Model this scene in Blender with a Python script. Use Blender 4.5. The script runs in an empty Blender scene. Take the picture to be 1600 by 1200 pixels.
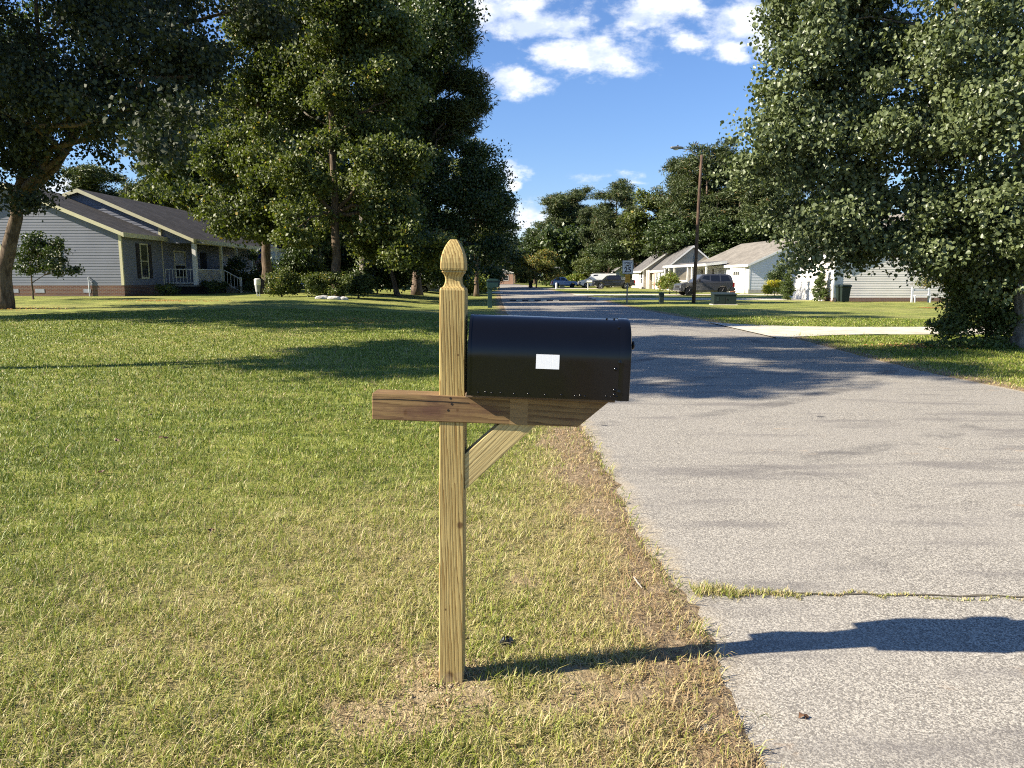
import bpy, bmesh, math, random
import numpy as np
from mathutils import Vector, Matrix, Euler
R = math.radians
random.seed(7)
rng = np.random.default_rng(11)
scene = bpy.context.scene
COL = scene.collection

# ------------------------------------------------------------------ camera geometry
CAMZ, FPX, PITCH = 1.48, 1150.0, math.atan((600 - 434) / 1150.0)
def ray(px, py):
    a = (px - 800) / FPX; b = -(py - 600) / FPX
    c, s = math.cos(PITCH), math.sin(PITCH)
    return Vector((a, c + b * s, -s + b * c))
def G(px, py, z=0.0):
    d = ray(px, py); t = (z - CAMZ) / d.z
    return (d.x * t, d.y * t)
def P(px, py, Y):
    d = ray(px, py); t = Y / d.y
    return Vector((d.x * t, Y, CAMZ + d.z * t))

cam = bpy.data.cameras.new('camera'); co = bpy.data.objects.new('camera', cam); COL.objects.link(co)
co.location = (0, 0, CAMZ); co.rotation_euler = (math.pi / 2 - PITCH, 0, 0)
cam.sensor_width = 36; cam.lens = FPX / 1600 * 36; cam.clip_end = 4000; cam.clip_start = 0.05
scene.camera = co
scene.render.resolution_x = 1024; scene.render.resolution_y = 768
scene.view_settings.view_transform = 'Standard'; scene.view_settings.look = 'None'
scene.view_settings.exposure = 1.5; scene.view_settings.gamma = 1
scene.render.engine = 'CYCLES'
scene.cycles.max_bounces = 5; scene.cycles.diffuse_bounces = 3; scene.cycles.glossy_bounces = 2
scene.cycles.transmission_bounces = 3; scene.cycles.caustics_reflective = False; scene.cycles.caustics_refractive = False
scene.cycles.use_denoising = False
scene.cycles.filter_width = 1.1

# ------------------------------------------------------------------ sun and sky
SUN_EL = R(33.5); SX, SY = 0.979, 0.205      # light travels towards +x, slightly +y
sd = Vector((SX * math.cos(SUN_EL), SY * math.cos(SUN_EL), -math.sin(SUN_EL))).normalized()
sun = bpy.data.lights.new('sun', 'SUN'); sun.energy = 4.9; sun.angle = R(0.5); sun.color = (1.0, 0.90, 0.74)
so = bpy.data.objects.new('sun', sun); COL.objects.link(so); so.rotation_euler = sd.to_track_quat('-Z', 'Y').to_euler()
so.location = (-30, -8, 25)

class NT:
    def __init__(s, tree): s.t = tree
    def n(s, typ, props=None, **inp):
        nd = s.t.nodes.new(typ)
        for k, v in (props or {}).items(): setattr(nd, k, v)
        for k, v in inp.items():
            k2 = int(k[1:]) if k[0] == 'i' and k[1:].isdigit() else k.replace('_', ' ')
            s.set(nd.inputs[k2], v)
        return nd
    def set(s, sock, v):
        if isinstance(v, bpy.types.NodeSocket): s.t.links.new(v, sock)
        elif isinstance(v, bpy.types.Node): s.t.links.new(v.outputs[0], sock)
        else:
            if isinstance(v, tuple) and len(v) == 3 and sock.type == 'RGBA': v = (*v, 1)
            sock.default_value = v
    def m(s, op, a, b=0.0, c=0.0, clamp=False):
        nd = s.t.nodes.new('ShaderNodeMath'); nd.operation = op; nd.use_clamp = clamp
        s.set(nd.inputs[0], a); s.set(nd.inputs[1], b); s.set(nd.inputs[2], c); return nd.outputs[0]
    def mix(s, f, a, b, mode='MIX'):
        nd = s.t.nodes.new('ShaderNodeMix'); nd.data_type = 'RGBA'; nd.blend_type = mode
        s.set(nd.inputs[0], f); s.set(nd.inputs[6], a); s.set(nd.inputs[7], b); return nd.outputs[2]
    def sstep(s, v, lo, hi, a=0.0, b=1.0):
        nd = s.t.nodes.new('ShaderNodeMapRange'); nd.interpolation_type = 'SMOOTHSTEP'
        s.set(nd.inputs[0], v)
        for i, x in zip((1, 2, 3, 4), (lo, hi, a, b)): nd.inputs[i].default_value = x
        return nd.outputs[0]
    def noise(s, vec, scale, detail=3.0, rough=0.55, out=0):
        nd = s.t.nodes.new('ShaderNodeTexNoise'); s.set(nd.inputs['Vector'], vec)
        nd.inputs['Scale'].default_value = scale; nd.inputs['Detail'].default_value = detail
        nd.inputs['Roughness'].default_value = rough; return nd.outputs[out]
    def mapping(s, vec, scale=(1, 1, 1), loc=(0, 0, 0), rot=(0, 0, 0)):
        nd = s.t.nodes.new('ShaderNodeMapping'); s.set(nd.inputs[0], vec)
        nd.inputs[1].default_value = loc; nd.inputs[2].default_value = rot; nd.inputs[3].default_value = scale
        return nd.outputs[0]

world = bpy.data.worlds.new('World'); scene.world = world; world.use_nodes = True
wt = world.node_tree; wt.nodes.clear(); W = NT(wt)
sky = W.n('ShaderNodeTexSky', {'sky_type': 'NISHITA', 'sun_disc': False, 'sun_elevation': SUN_EL,
          'sun_rotation': math.atan2(-SX, -SY), 'altitude': 60.0, 'air_density': 1.0, 'dust_density': 0.25, 'ozone_density': 2.2})
tc = W.n('ShaderNodeTexCoord')
sep = W.n('ShaderNodeSeparateXYZ', i0=tc.outputs['Generated'])
yy = W.m('MAXIMUM', sep.outputs[1], 0.02)
u = W.m('DIVIDE', sep.outputs[0], yy); v = W.m('DIVIDE', sep.outputs[2], yy)
uv = W.n('ShaderNodeCombineXYZ', i0=u, i1=v, i2=0.0).outputs[0]
wob = W.n('ShaderNodeVectorMath', {'operation': 'MULTIPLY_ADD'}, i0=W.noise(uv, 9.0, 5.0, 0.6, 1), i1=(0.07, 0.045, 0), i2=uv).outputs[0]
def uvof(px, py):
    d = ray(px, py); return d.x / d.y, d.z / d.y
CL = [(835, 36, 105, 22, 8, .95), (925, 84, 95, 30, -4, 1), (870, 72, 45, 18, 0, .9), (803, 130, 58, 22, 0, .95), (797, 272, 28, 20, 0, 1.0), (800, 292, 16, 10, 0, 1),
      (828, 338, 42, 22, 0, .85), (812, 356, 50, 18, 0, .7), (1030, 12, 62, 32, 0, 1.0), (1165, 30, 62, 36, 0, 1), (1142, 84, 42, 18, 0, .95), (1190, 74, 34, 22, 0, .8),
      (1078, 67, 40, 17, 0, .8), (760, 4, 110, 26, 0, .9), (945, 280, 55, 12, 0, .5), (985, 288, 45, 6, 0, .5), (100, 296, 55, 26, 0, 1), (900, 318, 120, 14, 0, .35),
      (130, 340, 180, 30, 0, .55), (1240, -40, 140, 40, 0, 1), (500, -80, 200, 60, 0, .9), (980, -120, 200, 40, 10, .8), (350, 150, 90, 25, 0, .6), (1700, 60, 160, 60, 0, 1), (-150, 100, 160, 60, 0, 1)]
acc = None
for (px, py, rx, ry, ang, st) in CL:
    cu, cv = uvof(px, py)
    sub = W.n('ShaderNodeVectorMath', {'operation': 'SUBTRACT'}, i0=wob, i1=(cu + .035, cv + .0225, 0)).outputs[0]
    mp = W.mapping(sub, scale=(FPX / rx * .8, FPX / ry * .8, 0), rot=(0, 0, 0))
    ln = W.n('ShaderNodeVectorMath', {'operation': 'LENGTH'}, i0=mp).outputs['Value']
    bl = W.m('MULTIPLY', W.m('SUBTRACT', 1.25, ln, clamp=False), st)
    acc = bl if acc is None else W.m('MAXIMUM', acc, bl)
det = W.noise(W.mapping(uv, scale=(1, 1.7, 1)), 24.0, 8.0, 0.62)
cm = W.m('ADD', acc, W.m('MULTIPLY', W.m('SUBTRACT', det, 0.5), 1.9))
cm = W.sstep(cm, 0.24, 1.0)
front = W.m('GREATER_THAN', sep.outputs[1], 0.02)
cm = W.m('MULTIPLY', W.m('MULTIPLY', cm, front), 0.88)
shade = W.noise(W.mapping(uv, scale=(1, 1.6, 1), loc=(3, .02, 0)), 16.0, 4.0, 0.6)
ccol = W.mix(W.sstep(shade, .36, .60), (6.4, 7.2, 9.0), (10.6, 10.6, 10.6))
hz = W.sstep(v, 0.0, 0.30, 0.0, 1.0)
skyc = W.mix(1.0, sky, W.mix(hz, (0.90, 1.02, 1.27), (0.92, 1.13, 1.48)), 'MULTIPLY')
bg = W.n('ShaderNodeBackground', Color=W.mix(cm, skyc, ccol), Strength=0.046)
out = W.n('ShaderNodeOutputWorld'); wt.links.new(bg.outputs[0], out.inputs[0])

# ------------------------------------------------------------------ materials
def mat(name, rough=0.7, spec=0.4, metal=0.0):
    m = bpy.data.materials.new(name); m.use_nodes = True
    t = NT(m.node_tree); b = m.node_tree.nodes['Principled BSDF']
    b.inputs['Roughness'].default_value = rough; b.inputs['Specular IOR Level'].default_value = spec
    b.inputs['Metallic'].default_value = metal
    return m, t, b
def bump(t, b, h, strength=0.4, dist=0.01):
    n = t.n('ShaderNodeBump', Height=h, Strength=strength, Distance=dist); t.set(b.inputs['Normal'], n.outputs[0])
def ocoord(t): return t.n('ShaderNodeTexCoord').outputs['Object']
def paint(name, c, rough=0.5, var=0.12, scale=3.0, spec=0.4, metal=0.0, bs=0.0):
    m, t, b = mat(name, rough, spec, metal); o = ocoord(t)
    n = t.noise(o, scale, 5.0, 0.6)
    c2 = tuple(x * (1 - var * 2) for x in c)
    t.set(b.inputs['Base Color'], t.mix(t.sstep(n, .3, .7), c2, c))
    if bs: bump(t, b, t.noise(o, 60.0, 3.0), bs, 0.004)
    return m
def leafmat(name, c1, c2, c3=None, rare=0.03, rough=0.42, trans=0.3):
    m, t, b = mat(name, rough, 0.45)
    g = t.n('ShaderNodeNewGeometry'); r = g.outputs['Random Per Island']
    n = t.noise(ocoord(t), 0.55, 2.0)
    f = t.m('ADD', t.m('MULTIPLY', r, 0.6), t.m('MULTIPLY', t.sstep(n, .3, .7), 0.4))
    c = t.mix(f, c1, c2)
    if c3: c = t.mix(t.m('GREATER_THAN', t.m('FRACT', t.m('MULTIPLY', r, 37.0)), 1 - rare), c, c3)
    t.set(b.inputs['Base Color'], c)
    tr = t.n('ShaderNodeBsdfTranslucent', Color=t.mix(1.0, c, (1.5, 1.6, .6), 'MULTIPLY'))
    mx = t.n('ShaderNodeMixShader', i0=trans, i1=b.outputs[0], i2=tr.outputs[0])
    m.node_tree.links.new(mx.outputs[0], m.node_tree.nodes['Material Output'].inputs[0])
    return m
def barkmat(name, c1, c2):
    m, t, b = mat(name, 0.9, 0.2); o = ocoord(t)
    n = t.noise(t.mapping(o, scale=(7, 7, 1.3)), 1.6, 6.0, 0.65)
    t.set(b.inputs['Base Color'], t.mix(t.sstep(n, .35, .65), c1, c2)); bump(t, b, n, 0.9, 0.03); return m
def woodmat(name, light, dark, axis='Z', scale=1.0, contrast=1.0, dirty=None, offs=(0, 0, 0), stain=None, knots=()):
    m, t, b = mat(name, 0.72, 0.3); o = ocoord(t)
    st = {'Z': (1, 1, .045), 'X': (.045, 1, 1)}[axis]
    v1 = t.mapping(o, scale=st, loc=offs)
    warp = t.n('ShaderNodeVectorMath', {'operation': 'MULTIPLY_ADD'}, i0=t.noise(v1, 7.0, 2.0, .5, 1), i1=(.03, .03, .03), i2=v1).outputs[0]
    wv = t.n('ShaderNodeTexWave', {'wave_type': 'BANDS', 'bands_direction': 'DIAGONAL', 'wave_profile': 'SAW'}, Vector=warp)
    wv.inputs['Scale'].default_value = 52.0 * scale; wv.inputs['Distortion'].default_value = 5.5
    wv.inputs['Detail'].default_value = 3.0; wv.inputs['Detail Scale'].default_value = 1.5; wv.inputs['Detail Roughness'].default_value = .6
    fine = t.noise(t.mapping(v1, scale=(1, 1, 1)), 160.0, 4.0, 0.6)
    g = t.m('ADD', t.m('MULTIPLY', t.m('POWER', wv.outputs[1], 2.6), .95 * contrast), t.m('MULTIPLY', t.sstep(fine, .35, .7), .35 * contrast), clamp=True)
    c = t.mix(g, light, dark)
    big = t.sstep(t.noise(t.mapping(o, scale={'Z': (1, 1, .3), 'X': (.3, 1, 1)}[axis], loc=offs), 9.0, 4.0, .6), .35, .7)
    c = t.mix(t.m('MULTIPLY', big, .28), c, tuple(x * .6 for x in dark))
    if stain: c = t.mix(t.sstep(t.noise(t.mapping(o, scale=(.5, 1, 1.5), loc=(5, 2, 1)), 7.0, 5.0, .65), .42, .68), c, stain)
    for (kx, kz, kr) in knots:   # knots in the timber
        q = t.mapping(o, scale=(1 / kr, 0, .8 / kr), loc=(-kx / kr, 0, -kz * .8 / kr))
        q = t.n('ShaderNodeVectorMath', {'operation': 'MULTIPLY_ADD'}, i0=t.noise(o, 60.0, 3.0, .5, 1), i1=(.7, 0, .7), i2=q).outputs[0]
        ln = t.n('ShaderNodeVectorMath', {'operation': 'LENGTH'}, i0=t.n('ShaderNodeVectorMath', {'operation': 'SUBTRACT'}, i0=q, i1=(.35, 0, .35)).outputs[0]).outputs['Value']
        c = t.mix(t.m('MULTIPLY', t.sstep(ln, .45, 1.3, 1, 0), .85), c, (.085, .040, .014))
    if dirty:   # soil splash on the lowest part of the post
        z = t.n('ShaderNodeSeparateXYZ', i0=o).outputs[2]
        c = t.mix(t.m('MULTIPLY', t.sstep(t.m('ADD', z, t.m('MULTIPLY', t.noise(o, 30.0, 4.0), .12)), .08, .13, 1, 0), .75), c, dirty)
    t.set(b.inputs['Base Color'], c)
    bump(t, b, t.m('ADD', t.m('MULTIPLY', g, -1.0), t.m('MULTIPLY', fine, -.4)), .35, .002)
    return m

# ------------------------------------------------------------------ mesh helpers
class MB:
    def __init__(s): s.v = []; s.f = []; s.mi = []; s.M = Matrix.Identity(4); s.cur = 0
    def add(s, vs, fs):
        k = len(s.v); s.v += [tuple(s.M @ Vector(p)) for p in vs]
        s.f += [tuple(i + k for i in f) for f in fs]; s.mi += [s.cur] * len(fs); return s
    def box(s, x0, x1, y0, y1, z0, z1):
        return s.add([(x0, y0, z0), (x1, y0, z0), (x1, y1, z0), (x0, y1, z0), (x0, y0, z1), (x1, y0, z1), (x1, y1, z1), (x0, y1, z1)],
                     [(0, 3, 2, 1), (4, 5, 6, 7), (0, 1, 5, 4), (1, 2, 6, 5), (2, 3, 7, 6), (3, 0, 4, 7)])
    def prism(s, poly, a, b, axis='Y'):
        """extrude a 2-D polygon: axis Y -> poly is (x,z); X -> (y,z); Z -> (x,y)"""
        f = {'Y': lambda p, t: (p[0], t, p[1]), 'X': lambda p, t: (t, p[0], p[1]), 'Z': lambda p, t: (p[0], p[1], t)}[axis]
        n = len(poly); vs = [f(p, a) for p in poly] + [f(p, b) for p in poly]
        fs = [tuple(range(n)), tuple(range(2 * n - 1, n - 1, -1))] + [(i, i + n, (i + 1) % n + n, (i + 1) % n) for i in range(n)]
        return s.add(vs, fs)
    def rings(s, rs, cap=True):
        """list of rings (lists of points of equal length)"""
        n = len(rs[0]); vs = [p for r in rs for p in r]; fs = []
        for j in range(len(rs) - 1):
            for i in range(n): fs.append((j * n + i, j * n + (i + 1) % n, (j + 1) * n + (i + 1) % n, (j + 1) * n + i))
        if cap: fs += [tuple(range(n - 1, -1, -1)), tuple((len(rs) - 1) * n + i for i in range(n))]
        return s.add(vs, fs)
    def tube(s, pts, rad, n=8):
        pts = [Vector(p) for p in pts]; rs = []; ref = None
        if not hasattr(rad, '__len__'): rad = [rad] * len(pts)
        for i, p in enumerate(pts):
            d = (pts[min(i + 1, len(pts) - 1)] - pts[max(i - 1, 0)])
            d = d.normalized() if d.length > 1e-9 else Vector((0, 0, 1))
            if ref is None: ref = Vector((1, 0, 0)) if abs(d.x) < .8 else Vector((0, 1, 0))
            a = (ref - d * ref.dot(d)).normalized(); bq = d.cross(a); ref = a
            rs.append([tuple(p + (a * math.cos(t) + bq * math.sin(t)) * rad[i]) for t in [2 * math.pi * k / n for k in range(n)]])
        return s.rings(rs)
    def cyl(s, p0, p1, r, n=16, r1=None): return s.tube([p0, p1], [r, r if r1 is None else r1], n)
    def lathe(s, prof, n=20, c=(0, 0, 0)):
        return s.rings([[(c[0] + r * math.cos(2 * math.pi * k / n), c[1] + r * math.sin(2 * math.pi * k / n), c[2] + z) for k in range(n)] for r, z in prof])
    def ball(s, c, r, n=10, sq=(1, 1, 1), m=7):
        return s.rings([[(c[0] + r * sq[0] * math.sin(a) * math.cos(2 * math.pi * k / n), c[1] + r * sq[1] * math.sin(a) * math.sin(2 * math.pi * k / n), c[2] - r * sq[2] * math.cos(a)) for k in range(n)]
                        for a in [math.pi * (j + .15) / (m + .3) for j in range(m + 1)]])
    def build(s, name, mats, parent=None, smooth=False, bevel=0, auto=None):
        me = bpy.data.meshes.new(name); me.from_pydata(s.v, [], s.f)
        if not isinstance(mats, (list, tuple)): mats = [mats]
        for m in mats: me.materials.append(m)
        if len(mats) > 1: me.polygons.foreach_set('material_index', s.mi)
        bm = bmesh.new(); bm.from_mesh(me); bmesh.ops.recalc_face_normals(bm, faces=bm.faces)
        bm.to_mesh(me); bm.free()
        if smooth: me.polygons.foreach_set('use_smooth', [True] * len(me.polygons))
        me.update()
        if smooth and auto: me.set_sharp_from_angle(angle=R(auto))
        o = bpy.data.objects.new(name, me); COL.objects.link(o); o.parent = parent
        if bevel:
            b = o.modifiers.new('bevel', 'BEVEL'); b.width = bevel; b.segments = 2; b.limit_method = 'ANGLE'; b.angle_limit = R(35)
        return o
def npmesh(name, V, F, mats, parent=None, attrs=None, smooth=False):
    """V (n,3), F (m,k) arrays -> object"""
    me = bpy.data.meshes.new(name); n, (m, k) = len(V), F.shape
    me.vertices.add(n); me.vertices.foreach_set('co', V.astype(np.float32).ravel())
    me.loops.add(m * k); me.loops.foreach_set('vertex_index', F.astype(np.int32).ravel())
    me.polygons.add(m); me.polygons.foreach_set('loop_start', np.arange(0, m * k, k, dtype=np.int32))
    me.polygons.foreach_set('loop_total', np.full(m, k, dtype=np.int32))
    if smooth: me.polygons.foreach_set('use_smooth', np.ones(m, dtype=bool))
    for a, val in (attrs or {}).items():
        at = me.attributes.new(a, 'FLOAT', 'POINT'); at.data.foreach_set('value', val.astype(np.float32))
    me.materials.append(mats); me.update(calc_edges=True); me.validate()
    o = bpy.data.objects.new(name, me); COL.objects.link(o); o.parent = parent; return o
def tag(o, label=None, cat=None, group=None, kind=None):
    for k, v in (('label', label), ('category', cat), ('group', group), ('kind', kind)):
        if v: o[k] = v
    return o
def thing(name, label, cat, loc=(0, 0, 0), rot=(0, 0, 0), group=None):
    o = bpy.data.objects.new(name, None); COL.objects.link(o); o.empty_display_size = .2
    o.location = loc; o.rotation_euler = rot; return tag(o, label, cat, group)
def copy_tree(o, parent=None):
    c = o.copy(); COL.objects.link(c); c.parent = parent
    for ch in list(o.children): copy_tree(ch, c)
    return c

# ------------------------------------------------------------------ noise in numpy (masks shared by ground and grass)
def vnoise(x, y, seed=0):
    xi = np.floor(x).astype(np.int64); yi = np.floor(y).astype(np.int64); xf = x - xi; yf = y - yi
    def h(a, b):
        n = (a * 374761393 + b * 668265263 + seed * 1442695041) & 0xFFFFFFFF
        n = ((n ^ (n >> 13)) * 1274126177) & 0xFFFFFFFF
        return ((n ^ (n >> 16)) & 0xFFFF) / 65535.0
    ux = xf * xf * (3 - 2 * xf); uy = yf * yf * (3 - 2 * yf)
    return (h(xi, yi) * (1 - ux) + h(xi + 1, yi) * ux) * (1 - uy) + (h(xi, yi + 1) * (1 - ux) + h(xi + 1, yi + 1) * ux) * uy
def fbm(x, y, seed=0, oct=4):
    s = 0; a = .5; t = 0
    for i in range(oct): s = s + a * vnoise(x, y, seed + i * 17); t += a; a *= .5; x = x * 2.03 + 5.1; y = y * 2.03 + 1.7
    return s / t
def sst(a, b, x):
    t = np.clip((x - a) / (b - a), 0, 1); return t * t * (3 - 2 * t)

Lpx = [(1250, 1290), (1205, 1200), (1168, 1125), (1135, 1050), (1105, 1000), (1072, 940), (1030, 880), (985, 808), (962, 760), (935, 710), (913, 668), (870, 600), (826, 530), (800, 500), (790, 485), (784, 470), (781, 455), (780, 449)]
Rpx = [(1900, 680), (1600, 612), (1450, 583), (1350, 558), (1255, 532), (1180, 518), (1120, 505), (1058, 494), (1000, 484), (958, 474), (915, 463), (868, 455)]
LY, LX = zip(*[(G(*p)[1], G(*p)[0]) for p in Lpx]); RY, RX = zip(*[(G(*p)[1], G(*p)[0]) for p in Rpx])
LY, LX, RY, RX = map(list, (LY, LX, RY, RX))
LY += [160, 240, 420]; LX += [-4.0, -14, -50]; RY += [120, 160, 240, 420]; RX += [3.9, 2.2, -8, -43]
LX = [LX[0] + (LX[0] - LX[1]) / (LY[1] - LY[0]) * (LY[0] + 60) * .3] + LX; LY = [-60] + LY
RX = [24.0, 14.0] + RX; RY = [-60, 4.5] + RY
def smooth_interp(Y, ys, xs):
    w = np.maximum(.15, .05 * np.abs(Y)); s = 0
    for k in (-1, -.5, 0, .5, 1): s = s + np.interp(Y + k * w, ys, xs)
    return s / 5
XL = lambda Y: smooth_interp(np.asarray(Y, float), LY, LX)
XR = lambda Y: smooth_interp(np.asarray(Y, float), RY, RX)
def rise(x, y):    # the lawn climbs gently towards the house on the left
    return .48 * sst(14, 38, y) * sst(1.5, 11, -x) * (1 - .0 * y)
POST = (-0.222, 2.545)
def masks(x, y):
    dl = XL(y) - x        # >0 lawn side of the left road edge
    dr = x - XR(y)
    dp = np.hypot((x - POST[0]) * .8, y - POST[1])
    n1 = fbm(x * 1.1, y * 1.1, 3); n2 = fbm(x * 4, y * 4, 9); n3 = fbm(x * .35, y * .35, 21)
    edge = np.where(dl > 0, dl, np.where(dr > 0, dr, 0))
    near_edge = sst(.62, .10, edge + (n2 - .5) * .55 + (n1 - .5) * .5)
    dry = .09 + .58 * sst(4.6, 1.6, np.hypot(x + .1, (y - 2.2) * .8) + (n1 - .5) * 2.4) * (dl > 0) + .62 * sst(.95, .1, edge + (n1 - .5) * .8)
    dry = dry + (n1 - .5) * .75 + (n3 - .5) * .7 - .2 * sst(.9, 0, np.hypot(x - .33, y - 3.2)) * (n1 > .3)
    dry = np.clip(dry, 0, 1)
    dirt = np.clip(sst(.50, .10, dp + (n2 - .5) * .9) * .62 + near_edge * .82 + .35 * sst(.6, .1, np.hypot((x + .12) * .8, y - 2.15) + (n2 - .5) * .9)
                   + .75 * sst(.60, .72, n1 * .5 + n2 * .5) * sst(5, 2, y) + .5 * sst(.26, .1, np.hypot(x - .05, (y - 3.45)) + (n2 - .5) * .3), 0, 1)
    masks.verge = sst(.60, .12, edge + (n1 - .5) * .6)
    return dry, dirt, dl, dr, n2

# ------------------------------------------------------------------ ground sheet (one mesh, lines up with both road edges)
def spaced(mx, first, grow, cap):
    a = [0.0]; s = first
    while a[-1] < mx: a.append(a[-1] + s); s = min(s * grow, cap)
    return np.array(a)
uL = -spaced(420, .03, 1.025, 30)[::-1]; uR = spaced(420, .05, 1.06, 30)
tM = np.linspace(0, 1, 14)[1:-1]
ys = np.concatenate([-spaced(50, .3, 1.3, 12)[::-1] + 1.1, 1.1 + spaced(900, .03, 1.018, 30)[1:]])
rows = []
for y in ys:
    xl, xr = float(XL(y)), float(XR(y))
    rows.append(np.stack([np.concatenate([xl + uL, xl + tM * (xr - xl), xr + uR]), np.full(len(uL) + len(tM) + len(uR), y)], 1))
XY = np.array(rows); gx = XY[..., 0].ravel(); gy = XY[..., 1].ravel()
dry, dirt, dl, dr, n2 = masks(gx, gy); verge = masks.verge
wobl = (fbm(gx * 8, gy * 8, 40) - .5) * .09; fade = sst(60, 8, gy)
e = np.maximum(dl, dr) + wobl * fade
gz = rise(gx, gy) + np.where(e > 0, .004 + .007 * sst(0, .06, e), -.035 * sst(0, -.06, e) + .002)
micro = (fbm(gx * 14, gy * 14, 77) - .5) * .024 + (fbm(gx * 40, gy * 40, 5, 2) - .5) * .012 * dirt
mound = .006 * sst(.34, .06, np.hypot(gx - POST[0], gy - POST[1]))
gz = gz + (micro * (.4 + dirt) * sst(9, 4, gy) + mound) * (e > .03)
ny, nx = XY.shape[:2]
idx = np.arange(ny * nx).reshape(ny, nx)
F = np.stack([idx[:-1, :-1], idx[:-1, 1:], idx[1:, 1:], idx[1:, :-1]], -1).reshape(-1, 4)
gm, t, b = mat('lawn_ground', .95, .15); o = ocoord(t)
a_dry = t.n('ShaderNodeAttribute', {'attribute_name': 'dry'}).outputs['Fac']; a_dirt = t.n('ShaderNodeAttribute', {'attribute_name': 'dirt'}).outputs['Fac']
nf = t.noise(o, 55.0, 4.0, .7); nm = t.noise(o, 7.0, 5.0, .65); nl = t.noise(o, .22, 4.0, .6); nmm = t.noise(t.mapping(o, scale=(.5, 1.6, 1)), 1.3, 6.0, .75)
green = t.mix(t.sstep(nf, .3, .7), (.045, .065, .014), (.15, .18, .040))
green = t.mix(t.sstep(nmm, .4, .62), green, (.29, .31, .075))
green = t.mix(t.m('MULTIPLY', t.sstep(nl, .42, .7), .6), green, (.30, .28, .10))
straw = t.mix(t.sstep(nf, .3, .7), (.18, .14, .06), (.40, .33, .17))
c = t.mix(t.m('MULTIPLY', t.sstep(t.m('ADD', a_dry, t.m('MULTIPLY', t.m('SUBTRACT', nm, .5), .8)), .2, .9), .8), green, straw)
soil = t.mix(t.sstep(t.noise(o, 26.0, 6.0, .7), .3, .7), (.20, .145, .075), (.42, .34, .20))
soil = t.mix(t.m('MULTIPLY', t.n('ShaderNodeAttribute', {'attribute_name': 'verge'}).outputs['Fac'], .8), soil, t.mix(t.sstep(t.noise(o, 30.0, 5.0, .7), .35, .65), (.14, .095, .058), (.33, .25, .16)))
c = t.mix(t.sstep(t.m('ADD', a_dirt, t.m('MULTIPLY', t.m('SUBTRACT', nm, .5), .5)), .3, .7), c, soil)
t.set(b.inputs['Base Color'], c); bump(t, b, t.m('ADD', nf, nm), .9, .03)
tag(npmesh('ground', np.stack([gx, gy, gz], 1), F, gm, attrs={'dry': dry, 'dirt': dirt, 'verge': verge}, smooth=True), kind='structure')

# ------------------------------------------------------------------ road
ry = np.concatenate([np.linspace(-50, 1, 12), 1 + spaced(420, .4, 1.03, 12)[1:]])
V = []; 
for y in ry:
    xl, xr = float(XL(y)) - .5, float(XR(y)) + .5
    for k in range(13): V.append((xl + (xr - xl) * k / 12, y, .004))
V = np.array(V); ii = np.arange(len(V)).reshape(-1, 13)
V[:, 2] += (0.0)
rm, t, b = mat('asphalt', .88, .25); o = ocoord(t)
agg = t.n('ShaderNodeTexVoronoi', Vector=o); agg.inputs['Scale'].default_value = 185.0
agr = t.n('ShaderNodeSeparateXYZ', i0=agg.outputs['Color']).outputs[0]
n1 = t.noise(o, 1.1, 6.0, .62); n2_ = t.noise(t.mapping(o, scale=(.32, 1.5, 1), rot=(0, 0, R(-24))), 1.7, 7.0, .6)
fine = t.noise(o, 95.0, 3.0, .6)
c = t.mix(t.sstep(agr, .12, .88), (.150, .138, .118), (.45, .42, .36))
c = t.mix(t.m('MULTIPLY', t.sstep(fine, .45, .62), .35), c, (.13, .12, .115))
c = t.mix(t.m('MULTIPLY', t.sstep(n1, .4, .72), .35), c, (.29, .27, .24))
c = t.mix(t.m('MULTIPLY', t.sstep(n2_, .50, .66), .58), c, (.13, .12, .115))
# tyre scuffs curving towards the side of the road
ang = t.n('ShaderNodeTexWave', {'wave_type': 'RINGS', 'rings_direction': 'SPHERICAL'}, Vector=t.mapping(o, scale=(1, 1, 0), loc=(3.0, -17.5, 0)))
ang.inputs['Scale'].default_value = .16; ang.inputs['Distortion'].default_value = .9; ang.inputs['Detail'].default_value = 2.0
skid = t.m('MULTIPLY', t.sstep(ang.outputs[1], .93, .99), t.sstep(t.noise(t.mapping(o, scale=(.35, .35, 1)), 1.2, 6.0, .75), .46, .62))
c = t.mix(t.m('MULTIPLY', skid, .65), c, (.09, .085, .082))
hc = t.n('ShaderNodeTexVoronoi', {'feature': 'DISTANCE_TO_EDGE'}, Vector=t.n('ShaderNodeVectorMath', {'operation': 'MULTIPLY_ADD'}, i0=t.noise(o, 2.2, 5.0, .65, 1), i1=(.9, .9, 0), i2=t.mapping(o, scale=(1, .8, 0))).outputs[0]); hc.inputs['Scale'].default_value = .33
c = t.mix(t.m('MULTIPLY', t.m('MULTIPLY', t.sstep(hc.outputs['Distance'], .0, .006, 1, 0), t.sstep(t.noise(o, .6, 3.0), .5, .6)), .55), c, (.07, .065, .06))
# rusty stains
rs = t.m('MULTIPLY', t.sstep(t.noise(t.mapping(o, scale=(.8, 1.2, 1), loc=(1.3, .4, 0)), 1.6, 5.0, .7), .63, .74), .38)
c = t.mix(rs, c, (.42, .27, .14))
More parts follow.
